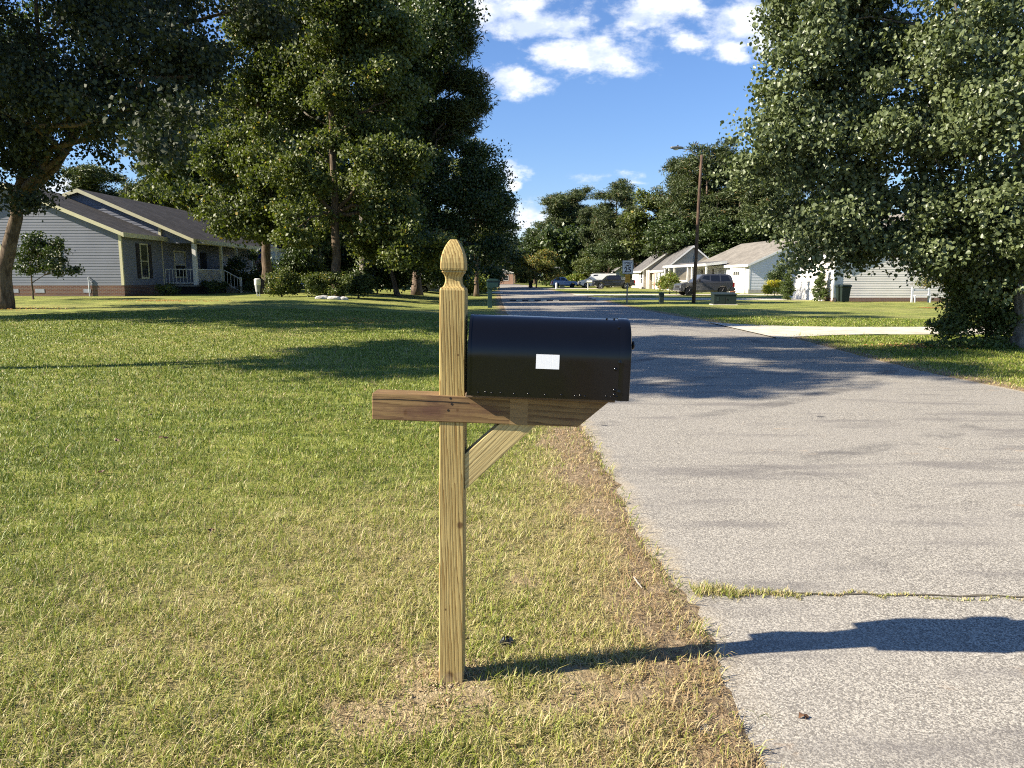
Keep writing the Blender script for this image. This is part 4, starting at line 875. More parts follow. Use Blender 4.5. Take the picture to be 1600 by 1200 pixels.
railing((-18.98, 49.05, zf), (-17.9, 49.05, z0), 0, 'stair_railing', n=5); railing((-18.98, 51.5, zf), (-17.9, 51.5, z0), 0, 'stair_railing', n=5)
for y_ in (49.05, 51.5): mb = MB(); mb.box(-17.96, -17.84, y_ - .06, y_ + .06, z0 - .1, z0 + 1.05); mb.build('newel_post', TRIM['white'], house)
window(house, 'Y', 40, -25.35, -24.25, z0 + 1.55, z0 + 2.75, -1, TRIM['cream'], curtain=True); window(house, 'Y', 40, -28.3, -27.4, z0 + 1.5, z0 + 2.7, -1, TRIM['cream'])
window(house, 'X', -20.9, 42.0, 42.75, z0 + 1.05, z0 + 2.85, 1, TRIM['cream'], shutters=True)
for (a, b_) in ((46.2, 47.6), (53.6, 55.0)): window(house, 'X', -20.9, a, b_, z0 + 1.1, z0 + 2.6, 1, TRIM['cream'], curtain=True)
mb = MB(); mb.box(-20.9, -20.84, 50.0, 50.95, zf, z0 + 2.7); d_ = mb.build('door', DARKI, house); mb = MB(); mb.ball((-20.82, 50.1, z0 + 1.6), .035, 8); mb.build('handle', TRIM['cream'], d_)
for (a, b_) in ((-27.0, -26.6), (-25.7, -25.2), (-23.1, -22.7)): mb = MB(); mb.box(a, b_, 39.975, 39.99, z0 + .22, z0 + .42); mb.build('foundation_vent', paint('vent_grey', (.35, .37, .42), .6), house)
mb = MB(); mb.tube([(-22.75, 39.93, z0 - .1), (-22.75, 39.93, z0 + 1.05), (-22.75, 39.98, z0 + 1.05)], .03, 8); mb.tube([(-22.75, 39.93, z0 + 1.0), (-22.58, 39.93, z0 + .7)], .02, 6); mb.build('utility_pipe', paint('pipe_grey', (.6, .62, .66), .5), house)
place_root(house)
# the flag on its slanting pole by the porch
flag = thing('porch_flag', 'striped flag on a slanting white pole by the steps of the grey-blue house', 'flag', (-19.0, 54.6, z0 + 2.2))
mb = MB(); mb.tube([(0, 0, 0), (.75, -.35, .95)], .018, 6); mb.build('pole', TRIM['white'], flag)
NS = 13; V = []; F = []; fl = MB()
def flag_pt(u_, v_):  # u along the hoist (pole), v along the hanging fly
    p = Vector((.75, -.35, .95)).lerp(Vector((.22, -.10, .28)), u_); return p + Vector((.14 * v_ + .05 * math.sin(6 * v_ + 3 * u_), .06 * math.sin(9 * v_), -1.35 * v_ + .10 * u_))
for i in range(NS):
    for j in range(12):
        fl.cur = 2 if (i < 7 and j < 5) else i % 2
        fl.add([flag_pt(i / NS, j / 12), flag_pt((i + 1) / NS, j / 12), flag_pt((i + 1) / NS, (j + 1) / 12), flag_pt(i / NS, (j + 1) / 12)], [(0, 1, 2, 3)])
fo = fl.build('flag_cloth', [paint('flag_red', (.40, .04, .05), .8), paint('flag_white', (.65, .65, .66), .8), paint('flag_blue', (.04, .06, .22), .8)], flag)

# --- garage house with white siding, right
h4 = thing('garage_house', 'cream clapboard house with a bright white garage door, half covered by the leaning tree', 'house', (19.9, 46, 0))
gable_house(h4, 19.9, 30.5, 46, 54.2, 0, 2.95, 5.5, SID['cream'], ROOF['tan'], TRIM['white'], .26, ov=.32)
mb = MB(); mb.box(19.74, 19.9, 47.2, 53.4, 0, 2.6); mb.build('door_surround', TRIM['white'], h4)
gd = MB()
for k in range(4): gd.box(19.66, 19.74, 47.9, 52.9, .02 + k * .58, .58 + k * .58)
gd.build('garage_door', TRIM['white'], h4); mb = MB(); mb.tube([(19.84, 45.9, .1), (19.84, 45.9, 2.9)], .05, 8); mb.build('downspout', TRIM['white'], h4)
place_root(h4)
# --- low white house with porch
def rot_root(root, pivot, ang):
    place_root(root); root.location = pivot; root.rotation_euler = (0, 0, ang)
h3 = thing('porch_house', 'low white clapboard house with weathered roof and a columned porch', 'house', (22.3, 70, 0))
gable_house(h3, 22.3, 33.7, 70, 86, 0, 2.75, 5.25, SID['white'], ROOF['tan'], TRIM['white'], .38, BLOCK, ov=.28)
mb = MB(); mb.box(22.1, 22.3, 70.6, 74.2, 0, 2.55); mb.build('entry_wall', TRIM['white'], h3)
mb = MB(); mb.box(22.02, 22.1, 71.6, 73.3, .02, 2.2); d_ = mb.build('garage_door', paint('door_offwhite', (.70, .69, .62), .5), h3)
for k in range(3): mb = MB(); mb.box(22.005, 22.02, 71.75 + k * .5, 72.1 + k * .5, 1.75, 2.05); mb.build('door_pane', GLASS, d_)
# porch: lean-to roof running along the front
mb = MB(); mb.prism([(22.3, 3.05), (20.1, 2.72), (20.1, 2.84), (22.3, 3.22)], 75.6, 90.4); mb.build('porch_roof', ROOF['grey'], h3)
mb = MB(); mb.box(20.02, 20.1, 75.55, 90.45, 2.66, 2.90); mb.build('porch_fascia', TRIM['white'], h3); mb = MB(); mb.prism([(22.28, 2.9), (20.1, 2.68), (20.1, 2.9), (22.28, 3.2)], 75.54, 75.59); mb.build('porch_end', TRIM['white'], h3)
for y_ in (75.8, 79.0, 80.2, 81.6, 86.4, 88.4, 90.2): mb = MB(); mb.box(20.14, 20.30, y_ - .08, y_ + .08, .3, 2.7); mb.build('porch_column', TRIM['white'], h3)
mb = MB(); mb.box(20.1, 22.28, 75.7, 90.3, 0, .30); mb.build('porch_floor', BLOCK, h3)
for (a, b_) in ((75.9, 78.9), (81.8, 86.2), (86.6, 90.1)):
    mb = MB()
    for zz in (.42, 1.15): mb.box(20.18, 20.25, a, b_, zz, zz + .07)
    k = a + .1
    while k < b_: mb.box(20.19, 20.23, k, k + .06, .49, 1.15); k += .19
    mb.build('railing', TRIM['white'], h3)
for (a, b_) in ((76.2, 77.8), (79.8, 81.0), (83.2, 84.4)): window(h3, 'X', 22.3, a, b_, .9, 2.3, -1, shutters=(a > 77), curtain=True)
mb = MB(); mb.box(22.24, 22.3, 81.7, 82.6, .32, 2.35); mb.build('door', paint('door_cream', (.6, .55, .45), .5), h3)
rot_root(h3, (22.3, 70, 0), R(5))
# --- beige house with two gables
h2 = thing('beige_house', 'beige clapboard house with two steep parallel gables and grey shingles', 'house', (18.9, 92, 0))
gable_house(h2, 18.9, 25.7, 92, 100.4, 0, 2.55, 5.3, SID['beige'], ROOF['grey'], TRIM['white'], .2, BLOCK, ov=.3, wallname='garage_wing_wall')
gable_house(h2, 17.7, 27.9, 100.6, 110, 0, 2.55, 6.15, SID['beige'], ROOF['grey'], TRIM['white'], .2, BLOCK, ov=.35)
mb = MB(); mb.box(18.72, 18.88, 92.1, 98.2, 0, 2.45); mb.build('front_trim', TRIM['white'], h2)
window(h2, 'X', 18.72, 93.0, 94.0, .7, 2.1, -1); window(h2, 'X', 18.72, 95.4, 96.4, .7, 2.1, -1); window(h2, 'X', 17.7, 101.0, 102.0, .7, 2.1, -1)
mb = MB(); mb.box(18.66, 18.71, 97.0, 98.0, .1, 2.1); mb.build('door', DOORR, h2)
mb = MB(); mb.box(17.6, 17.68, 103.5, 108.6, .05, 2.3); mb.build('garage_door', TRIM['white'], h2)
for y_ in (98.9, 100.2): mb = MB(); mb.box(18.1, 18.28, y_ - .09, y_ + .09, 0, 2.5); mb.build('porch_column', TRIM['white'], h2)
place_root(h2)
# --- pale blue house
h1 = thing('pale_blue_house', 'pale blue clapboard house with a small gable window behind the speed limit sign', 'house', (16.4, 120, 0))
gable_house(h1, 16.5, 24.9, 120, 131.8, 0, 2.6, 5.4, SID['pale'], ROOF['grey'], TRIM['white'], .2, BLOCK, ov=.3)
window(h1, 'Y', 120, 20.2, 21.1, 3.6, 4.6, -1)
mb = MB(); mb.prism([(132, 2.45), (137, 4.75), (142, 2.45), (142, 2.6), (137, 4.9), (132, 2.6)], 15.3, 22, 'X'); mb.build('wing_roof', ROOF['grey'], h1)
mb = MB(); mb.prism([(132.2, 0), (141.8, 0), (141.8, 2.5), (137, 4.7), (132.2, 2.5)], 15.5, 21.8, 'X'); mb.build('wing_wall', SID['white'], h1)
mb = MB(); mb.prism([(133.2, 2.35), (135.2, 4.0), (137.2, 2.35), (137.2, 2.5), (135.2, 4.15), (133.2, 2.5)], 14.2, 15.29, 'X'); mb.build('porch_roof', ROOF['grey'], h1)
mb = MB(); mb.prism([(133.3, 2.4), (137.1, 2.4), (135.2, 3.98)], 14.1, 14.19, 'X'); mb.build('porch_gable', TRIM['white'], h1)
mb = MB(); mb.box(16.38, 16.48, 121, 131, 0, 2.45); mb.build('front_trim', TRIM['white'], h1)
for y_ in (122, 126): window(h1, 'X', 16.38, y_, y_ + 1.3, .9, 2.1, -1)
for y_ in (133.4, 137): mb = MB(); mb.box(14.25, 14.4, y_ - .09, y_ + .09, 0, 2.35); mb.build('porch_column', TRIM['white'], h1)
place_root(h1)
# --- small brick house at the end of the road
h0 = thing('brick_house', 'small orange brick house with white gable at the far end of the road', 'house', (-4.0, 172, 0))
gable_house(h0, -4.4, .4, 172, 190, 0, 2.6, 3.9, TRIM['white'], ROOF['grey'], TRIM['white'], 0, ridge=-4.0, ov=.3, eave_x1=.2)
mb = MB(); mb.box(-4.5, .3, 171.85, 171.97, 0, 2.3); mb.build('brick_face', BRICKO, h0)
window(h0, 'Y', 171.85, -2.0, -.9, .9, 1.9, -1); place_root(h0)
# --- pale house glimpsed behind the trees on the left
hb = thing('hidden_house', 'pale grey-blue house glimpsed through the trees right of the porch', 'house', (-24, 66, .3))
gable_house(hb, -32, -20.8, 66, 80, .3, 4.1, 7.3, SID['pale'], ROOF['grey'], TRIM['white'], .3, ov=.3)
window(hb, 'Y', 66, -24.5, -23.4, 1.6, 3.0, -1); window(hb, 'X', -20.8, 69, 70.2, 1.4, 2.8, 1); place_root(hb)

# ------------------------------------------------------------------ vehicles
TYRE = paint('tyre_rubber', (.018, .018, .019), .85, .1); RIMD = paint('rim_dark', (.05, .05, .055), .35, .1, metal=.6); RIMS = paint('rim_silver', (.45, .45, .46), .3, .1, metal=.8)
TINT, _t, _b = mat('tinted_glass', .08, .6); _b.inputs['Base Color'].default_value = (.012, .013, .016, 1)
LAMPM = paint('headlamp_lens', (.62, .64, .66), .15); TAIL = paint('tail_lens', (.35, .02, .02), .2); PLAST = paint('black_plastic', (.02, .02, .022), .6); CHROME = paint('chrome', (.6, .6, .6), .2, metal=.9)
def car_paint(n, c): 
    m = paint(n, c, .28, .03, 2., .5); m.node_tree.nodes['Principled BSDF'].inputs['Coat Weight'].default_value = .6; return m
def vehicle(name, label, loc, ang, L, Wd, lower, upper, belt, top, wheels, wr, pm, rim, windows, extras=None, pillars=None):
    """profile lists are (x along the car from the nose, z). the car's nose points to local -x after centring"""
    root = thing(name, label, 'car' if 'truck' not in name else 'pickup truck', loc, (0, 0, ang), None); hw_ = Wd / 2
    def half(z): return hw_ * (1 - .04 * max(0, (.45 - z)) / .45) if z <= belt else hw_ * (.985 - .17 * (z - belt) / max(.01, top - belt))
    X = lambda x: x - L / 2
    mb = MB()
    # lower body with wheel arches cut in the outline
    arch_pts = []
    out_ = []
    for (x, z) in lower: out_.append((x, z))
    bottom = []; zs = .30
    for wx in sorted(wheels, reverse=True):
        ra = wr * 1.16; bottom += [(wx + ra * math.cos(a), wr + ra * math.sin(a)) for a in [R(-12) + R(204) * k / 10 for k in range(11)] if True]
    poly = out_ + [(x, max(z, zs)) for x, z in bottom]
    n = len(poly)
    for sgn in (-1, 1): mb.add([(X(x), sgn * half(z), z) for x, z in poly], [tuple(range(n)) if sgn < 0 else tuple(range(n - 1, -1, -1))])
    k0 = len(mb.v) - 2 * n
    for i in range(n): mb.f.append((k0 + i, k0 + (i + 1) % n, k0 + n + (i + 1) % n, k0 + n + i)); mb.mi.append(0)
    # cabin
    m_ = len(upper)
    for sgn in (-1, 1): mb.add([(X(x), sgn * half(z) * .985, z) for x, z in upper], [tuple(range(m_)) if sgn < 0 else tuple(range(m_ - 1, -1, -1))])
    k0 = len(mb.v) - 2 * m_
    for i in range(m_): mb.f.append((k0 + i, k0 + (i + 1) % m_, k0 + m_ + (i + 1) % m_, k0 + m_ + i)); mb.mi.append(0)
    body = mb.build('body', pm, root, bevel=.035)
    for poly_ in windows:
        for sgn in (-1, 1):
            g = MB(); g.add([(X(x), sgn * (half(z) * .985 + .004), z) for x, z in poly_] + [(X(x), sgn * (half(z) * .985 - .03), z) for x, z in poly_],
                            [tuple(range(len(poly_))), tuple(range(2 * len(poly_) - 1, len(poly_) - 1, -1))] + [(i, i + len(poly_), (i + 1) % len(poly_) + len(poly_), (i + 1) % len(poly_)) for i in range(len(poly_))])
            g.build('side_window', TINT, root)
    # windscreen from the first two points of the cabin
    (xa, za), (xb, zb) = upper[0], upper[1]; g = MB(); n_ = Vector((-(zb - za), 0, xb - xa)).normalized() * .012
    if n_.x > 0: n_ = -n_
    q = [((X(xa + (xb - xa) * .08), -half(za) * .88, za + (zb - za) * .08)), ((X(xa + (xb - xa) * .08), half(za) * .88, za + (zb - za) * .08)), ((X(xa + (xb - xa) * .92), half(zb) * .86, za + (zb - za) * .92)), ((X(xa + (xb - xa) * .92), -half(zb) * .86, za + (zb - za) * .92))]
    g.add([tuple(Vector(p) + n_) for p in q] + [tuple(Vector(p) - n_) for p in q], [(0, 1, 2, 3), (7, 6, 5, 4), (0, 4, 5, 1), (1, 5, 6, 2), (2, 6, 7, 3), (3, 7, 4, 0)]); g.build('windscreen', TINT, root)
    for wx in wheels:
        for sgn in (-1, 1):
            w_ = MB(); yo = sgn * hw_ * .985; yi = sgn * (hw_ - .24); w_.M = Matrix.Translation((X(wx), 0, wr))
            w_.rings([[(rr * math.cos(t_), y_, rr * math.sin(t_)) for t_ in [2 * math.pi * k / 24 for k in range(24)]] for y_, rr in ((yi, wr * .9), (yi, wr * .98), (yi + sgn * .03, wr), (yo - sgn * .03, wr), (yo, wr * .97), (yo, wr * .68))]); wo = w_.build('wheel', TYRE, root)
            r_ = MB(); r_.M = Matrix.Translation((X(wx), 0, wr)); r_.rings([[(rr * math.cos(t_), y_, rr * math.sin(t_)) for t_ in [2 * math.pi * k / 24 for k in range(24)]] for y_, rr in ((yo - sgn * .06, wr * .5), (yo + sgn * .004, wr * .68), (yo + sgn * .006, wr * .62), (yo - sgn * .03, wr * .58), (yo - sgn * .035, wr * .1))])
            for k in range(5):
                a_ = 2 * math.pi * k / 5; c_, s_ = math.cos(a_), math.sin(a_); r_.tube([(0, yo - sgn * .01, 0), (c_ * wr * .62, yo, s_ * wr * .62)], [wr * .11, wr * .07], 6)
            r_.build('rim', rim, wo)
    front_z = lower[1][1] if len(lower) > 1 else .8
    for sgn in (-1, 1):
        h = MB(); h.box(X(.015), X(.22), min(sgn * (hw_ - .42), sgn * (hw_ - .005)), max(sgn * (hw_ - .42), sgn * (hw_ - .005)), front_z - .30, front_z - .12); h.build('headlight', LAMPM, root)
        h = MB(); h.box(X(L - .14), X(L + .012), min(sgn * (hw_ - .2), sgn * (hw_ + .004)), max(sgn * (hw_ - .2), sgn * (hw_ + .004)), belt - .42, belt - .08); h.build('tail_light', TAIL, root)
        h = MB(); h.box(X(xa + .28), X(xa + .42), min(sgn * hw_, sgn * (hw_ + .2)), max(sgn * hw_, sgn * (hw_ + .2)), belt + .02, belt + .2); h.build('mirror', PLAST, root)
    g = MB(); g.box(X(-.012), X(.05), -hw_ * .55, hw_ * .55, front_z - .34, front_z - .10); g.build('grille', PLAST, root)
    for (xx, s_) in ((-.09, 1), (L - .05, 1)): b2 = MB(); b2.box(X(xx), X(xx + .14), -hw_ * .96, hw_ * .96, .42, .62); b2.build('bumper', pm if 'van' not in name else PLAST, root, bevel=.02)
    if extras: extras(root, X, hw_)
    return root
# grey utility vehicle: nose to the left of the picture
suvL = [(0, .42), (.02, .98), (.25, 1.08), (1.45, 1.20), (5.35, 1.24), (5.52, 1.1), (5.55, .42)]
suvU = [(1.45, 1.19), (2.30, 1.84), (2.8, 1.90), (4.9, 1.88), (5.25, 1.75), (5.42, 1.22)]
def suv_x(root, X, hw_):
    for s_ in (-1, 1): m_ = MB(); m_.tube([(X(2.7), s_ * .68, 1.90), (X(2.8), s_ * .68, 1.95), (X(4.7), s_ * .68, 1.94), (X(4.8), s_ * .68, 1.88)], .02, 6); m_.build('roof_rail', PLAST, root)
    for s_ in (-1, 1):
        for xx in (1.95, 3.05, 4.1): d = MB(); d.box(X(xx), X(xx + .012), min(s_ * (hw_ - .02), s_ * (hw_ + .003)), max(s_ * (hw_ - .02), s_ * (hw_ + .003)), .5, 1.2); d.build('door_seam', PLAST, root)
yS = 62.2; xS = (1097 - 800) / FPX * yS
vehicle('utility_vehicle', 'dark grey large utility vehicle parked behind the street lamp pole', (xS, yS, .02), R(4), 4.55 * 1.0, 1.95, [(x * .82, z * .93) for x, z in suvL], [(x * .82, z * .93) for x, z in suvU], 1.13, 1.78, (.93 * .82, 4.35 * .82), .37,
        car_paint('paint_graphite', (.055, .056, .062)), RIMD, [[(x * .82, z * .93) for x, z in p_] for p_ in ([(2.0, 1.26), (2.45, 1.74), (3.0, 1.78), (3.0, 1.26)], [(3.12, 1.26), (3.12, 1.78), (4.0, 1.78), (4.05, 1.26)], [(4.17, 1.26), (4.14, 1.78), (4.85, 1.76), (5.15, 1.3)])], None)
def pick_x(root, X, hw_):
    m_ = MB(); m_.box(X(3.62), X(5.35), -hw_ * .9, hw_ * .9, .9, .93); m_.build('bed_floor', PLAST, root)
    for xx in (3.9, 4.2, 4.5):
        m_ = MB(); m_.tube([(X(xx), -hw_ * .8, 1.1), (X(xx), -hw_ * .6, 1.5), (X(xx), hw_ * .6, 1.5), (X(xx), hw_ * .8, 1.1)], .035, 6); m_.build('roll_bar', CHROME, root)
pL = [(0, .55), (.02, 1.05), (.2, 1.14), (1.35, 1.2), (3.6, 1.22), (5.45, 1.22), (5.5, .6)]; pU = [(1.35, 1.2), (1.95, 1.76), (2.3, 1.82), (3.3, 1.82), (3.6, 1.7), (3.66, 1.21)]
yP = 100; xP = (957 - 800) / FPX * yP
vehicle('pickup_truck', 'black crew-cab pickup with a roll bar parked left of the speed limit sign', (xP, yP, 0), R(2), 5.5, 1.9, pL, pU, 1.21, 1.82, (.95, 4.35), .40, car_paint('paint_black', (.012, .012, .014)), RIMS,
        [[(1.62, 1.26), (2.02, 1.72), (2.5, 1.75), (2.5, 1.26)], [(2.6, 1.26), (2.6, 1.75), (3.25, 1.75), (3.5, 1.62), (3.5, 1.26)]], pick_x)
vL = [(0, .45), (.03, 1.0), (.6, 1.18), (1.15, 1.28), (5.4, 1.3), (5.45, .45)]; vU = [(1.0, 1.25), (1.75, 2.0), (2.1, 2.08), (5.3, 2.08), (5.42, 1.28)]
def van_x(root, X, hw_):
    for s_ in (-1, 1):
        m_ = MB(); m_.tube([(X(2.5), s_ * .7, 2.08), (X(2.5), s_ * .7, 2.26), (X(4.6), s_ * .7, 2.26), (X(4.6), s_ * .7, 2.08)], .022, 6); m_.build('ladder_rack', PLAST, root)
yV = 111; xV = (933 - 800) / FPX * yV
vehicle('work_van', 'white work van standing behind the black pickup', (xV, yV, 0), R(3), 5.45, 1.95, vL, vU, 1.28, 2.08, (.9, 4.4), .37, car_paint('paint_white', (.74, .75, .76)), RIMS, [[(1.5, 1.34), (2.0, 1.92), (2.6, 1.94), (2.6, 1.34)]], van_x)
sL = [(0, .4), (.02, .85), (.3, .98), (1.2, 1.05), (4.3, 1.1), (4.6, .95), (4.62, .4)]; sU = [(1.2, 1.04), (1.9, 1.55), (2.3, 1.62), (3.9, 1.62), (4.4, 1.1)]
yQ = 118; xQ = (925 - 800) / FPX * yQ
vehicle('estate_car', 'silver estate car half hidden behind the white work van', (xQ, yQ, 0), R(3), 4.62, 1.8, sL, sU, 1.07, 1.62, (.85, 3.75), .33, car_paint('paint_silver', (.42, .44, .47)), RIMS, [[(1.6, 1.12), (2.05, 1.5), (2.75, 1.54), (2.75, 1.12)], [(2.85, 1.12), (2.85, 1.54), (3.8, 1.54), (4.1, 1.14)]])
yB = 114; xB = (880.5 - 800) / FPX * yB
vehicle('blue_car', 'light blue old car with its nose to the right beside the basketball hoop', (xB, yB, 0), R(183), 3.9, 1.75, [(0, .4), (.02, .85), (.3, .93), (1.3, 1.0), (3.75, 1.05), (3.88, .9), (3.9, .4)], [(1.3, .99), (1.85, 1.5), (2.2, 1.58), (3.3, 1.56), (3.75, 1.04)], 1.02, 1.57, (.72, 3.1), .32,
        car_paint('paint_light_blue', (.25, .35, .58)), PLAST, [[(1.65, 1.07), (2.0, 1.46), (2.5, 1.5), (2.5, 1.07)], [(2.6, 1.07), (2.6, 1.5), (3.2, 1.48), (3.5, 1.08)]])
yW = 62; xW = (686 - 800) / FPX * yW
vehicle('white_car', 'white boxy car in the shade seen just left of the post top', (xW, yW, .12), R(185), 4.4, 1.8, suvL and [(x * .79, z * .9) for x, z in suvL], [(x * .79, z * .9) for x, z in suvU], 1.09, 1.71, (.93 * .79, 4.35 * .79), .35, car_paint('paint_white_shaded', (.62, .64, .67)), RIMS,
        [[(x * .79, z * .9) for x, z in p_] for p_ in ([(2.0, 1.26), (2.45, 1.74), (3.0, 1.78), (3.0, 1.26)], [(3.12, 1.26), (3.12, 1.78), (4.0, 1.78), (4.05, 1.26)], [(4.17, 1.26), (4.14, 1.78), (4.85, 1.76), (5.15, 1.3)])])

# ------------------------------------------------------------------ street furniture
GALV = paint('galvanised_steel', (.20, .205, .21), .45, .1, metal=.5); POLEW = barkmat('creosoted_pole', (.050, .034, .026), (.13, .085, .060)); GREENP = paint('utility_green', (.008, .018, .015), .6, .15); GREENP2 = paint('weathered_green', (.016, .034, .030), .7, .2)
lx, ly = on(1083.5, 43)[:2]
lamp = thing('street_lamp', 'tall brown wooden utility pole with a street lamp arm reaching left', 'street lamp', (lx, ly, 0), (0, R(1.0), 0))
mb = MB(); mb.tube([(0, 0, -.2), (0, 0, 3), (0, 0, 6), (.02, 0, 8.35)], [.108, .10, .088, .078], 14); mb.build('pole', POLEW, lamp, smooth=True)
mb = MB(); mb.tube([(-.05, 0, 7.9), (-.25, 0, 8.35), (-.7, 0, 8.62), (-1.15, 0, 8.68)], .028, 8); arm_ = mb.build('arm', GALV, lamp, smooth=True)
mb = MB(); mb.rings([[(-1.05 - .72 * k_, w_ * math.cos(a_), 8.70 + h_ * math.sin(a_) + .02) for a_ in [2 * math.pi * j / 12 for j in range(12)]] for k_, w_, h_ in ((0, .06, .05), (.2, .11, .08), (.55, .15, .085), (.9, .13, .06), (1, .05, .03))]); hd = mb.build('lamp_head', GALV, lamp, smooth=True)
mb = MB(); mb.ball((-1.45, 0, 8.64), .12, 12, (1.3, .9, .5)); mb.build('lens', LAMPM, hd, smooth=True); mb = MB(); mb.cyl((-1.35, 0, 8.78), (-1.35, 0, 8.87), .04, 8); mb.build('photocell', PLAST, hd)
mb = MB(); mb.box(-.15, -.10, -.1, .1, 2.4, 2.75); mb.build('meter_plate', GALV, lamp)

# speed limit sign
sx, sy_ = on(979.5, 42.5)[:2]
sign = thing('speed_limit_sign', 'white speed limit 25 sign with a small amber plate below on a steel post', 'road sign', (sx, sy_, 0))
mb = MB(); mb.prism([(-.04, 0), (-.04, .025), (-.015, .025), (-.015, -.02), (.015, -.02), (.015, .025), (.04, .025), (.04, 0), (.03, -.03), (-.03, -.03)], -.1, 2.4, 'Z'); mb.build('post', GALV, sign)
def rrect(w, h, r, n=5): return [(sxn * (w - r) + r * math.cos(a0 + a), szn * (h - r) + r * math.sin(a0 + a)) for sxn, szn, a0 in ((1, 1, 0), (-1, 1, math.pi / 2), (-1, -1, math.pi), (1, -1, 1.5 * math.pi)) for a in [math.pi / 2 * k / n for k in range(n + 1)]]
SGW = paint('sign_white', (.60, .60, .60), .5, .04); SGB = paint('sign_black', (.015, .015, .017), .6); SGY = paint('sign_amber', (.50, .27, .02), .5)
zc = 2.08
mb = MB(); mb.prism([(x, z + zc) for x, z in rrect(.305, .381, .04)], -.045, -.042); pl = mb.build('sign_plate', SGW, sign)
mb = MB(); o_ = [(x, z + zc) for x, z in rrect(.288, .364, .03)]; i_ = [(x, z + zc) for x, z in rrect(.272, .348, .02)]; k = len(o_)
mb.add([(x, -.0475, z) for x, z in o_ + i_], [(j, (j + 1) % k, (j + 1) % k + k, j + k) for j in range(k)]); mb.build('border', SGB, pl)
def text(parent, s, size, x, z, y, m_, xs=1.0, bold=.0):
    c = bpy.data.curves.new('lettering', 'FONT'); c.body = s; c.size = size; c.align_x = 'CENTER'; c.align_y = 'CENTER'; c.extrude = .001; c.offset = bold
    tmp = bpy.data.objects.new('tmp', c); COL.objects.link(tmp); bpy.context.view_layer.update()
    me = bpy.data.meshes.new_from_object(tmp.evaluated_get(bpy.context.evaluated_depsgraph_get())); bpy.data.objects.remove(tmp)
    me.transform(Matrix.Translation((x, y, z)) @ Matrix.Rotation(R(90), 4, 'X') @ Matrix.Scale(xs, 4, (1, 0, 0))); me.materials.clear(); me.materials.append(m_)
    o = bpy.data.objects.new('lettering', me); COL.objects.link(o); o.parent = parent; return o
text(pl, 'SPEED', .155, 0, zc + .235, -.049, SGB, 1.0, .004); text(pl, 'LIMIT', .155, 0, zc + .085, -.049, SGB, 1.0, .004); text(pl, '25', .40, 0, zc - .165, -.049, SGB, 1.05, .010)
mb = MB(); mb.prism([(x, z + 1.44) for x, z in rrect(.145, .23, .02)], -.045, -.042); py_ = mb.build('warning_plate', SGY, sign)
mb = MB()
for k in range(3): mb.box(-.09, .09, -.047, -.0455, 1.56 - k * .10, 1.585 - k * .10)
mb.build('plate_print', paint('amber_dark', (.26, .12, .01), .6), py_)

GREENM = paint('teal_green_plastic', (.010, .040, .034), .5, .12)
# green mailbox further down the lawn edge
gx_, gy2 = on(765.5, 36.5)[:2]
gm_ = thing('green_mailbox', 'dark green plastic mailbox on a matching post at the left road edge', 'mailbox', (gx_, gy2, 0))
mb = MB(); mb.rings([sq(.105, -.1, .01), sq(.10, .8, .01), sq(.105, 1.0, .01)]); mb.build('post', GREENM, gm_)
mb = MB(); mb.prism([(-.15, 1.0), (.10, .92), (.17, .98), (.42, 1.02), (.46, 1.28), (.44, 1.38), (.30, 1.43), (-.05, 1.43), (-.15, 1.38)], -.16, .16); mb.build('box', GREENM, gm_, bevel=.03)
mb = MB(); mb.prism([(.42, 1.00), (.47, 1.02), (.50, 1.30), (.48, 1.38), (.44, 1.38), (.46, 1.28)], -.14, .14); mb.build('door', GREENM, gm_); mb = MB(); mb.box(-.17, .48, -.18, .18, 1.31, 1.335); mb.build('rim', GREENP, gm_)

# transformer box and pedestal
tx, ty = on(1130, 40.5)[:2]
tb = thing('transformer_box', 'squat dark green utility transformer box on the right verge', 'utility box', (tx, ty, 0), (0, 0, R(-3)))
mb = MB(); mb.box(-.66, .66, -.45, .45, -.1, .06); mb.build('pad', conc, tb)
mb = MB(); mb.prism([(-.42, .061), (.42, .061), (.42, .66), (.05, .66), (-.42, .56)], -.60, .60, 'X'); mb.build('cabinet', GREENP, tb, bevel=.012)
mb = MB(); mb.prism([(-.45, .56), (.45, .665), (.45, .70), (-.45, .60)], -.62, .62, 'X'); mb.build('lid', GREENP, tb)
mb = MB(); mb.box(-.004, .004, -.43, -.42, .08, .55); mb.box(.06, .10, -.445, -.42, .3, .38); mb.build('latch', PLAST, tb); mb = MB(); mb.box(-.45, -.33, -.428, -.42, .22, .46); mb.build('decal', GREENP2, tb)
ux, uy = on(1033, 42)[:2]
up = thing('utility_pedestal', 'short weathered green cable pedestal between the sign and the wooden pole', 'utility pedestal', (ux, uy, 0))
mb = MB(); mb.rings([sq(.13, -.1, .03), sq(.125, .45, .03)]); mb.build('base', GREENP2, up); mb = MB(); mb.rings([sq(.14, .45, .03), sq(.135, .60, .03), sq(.11, .64, .03)]); mb.build('cap', GREENP2, up)

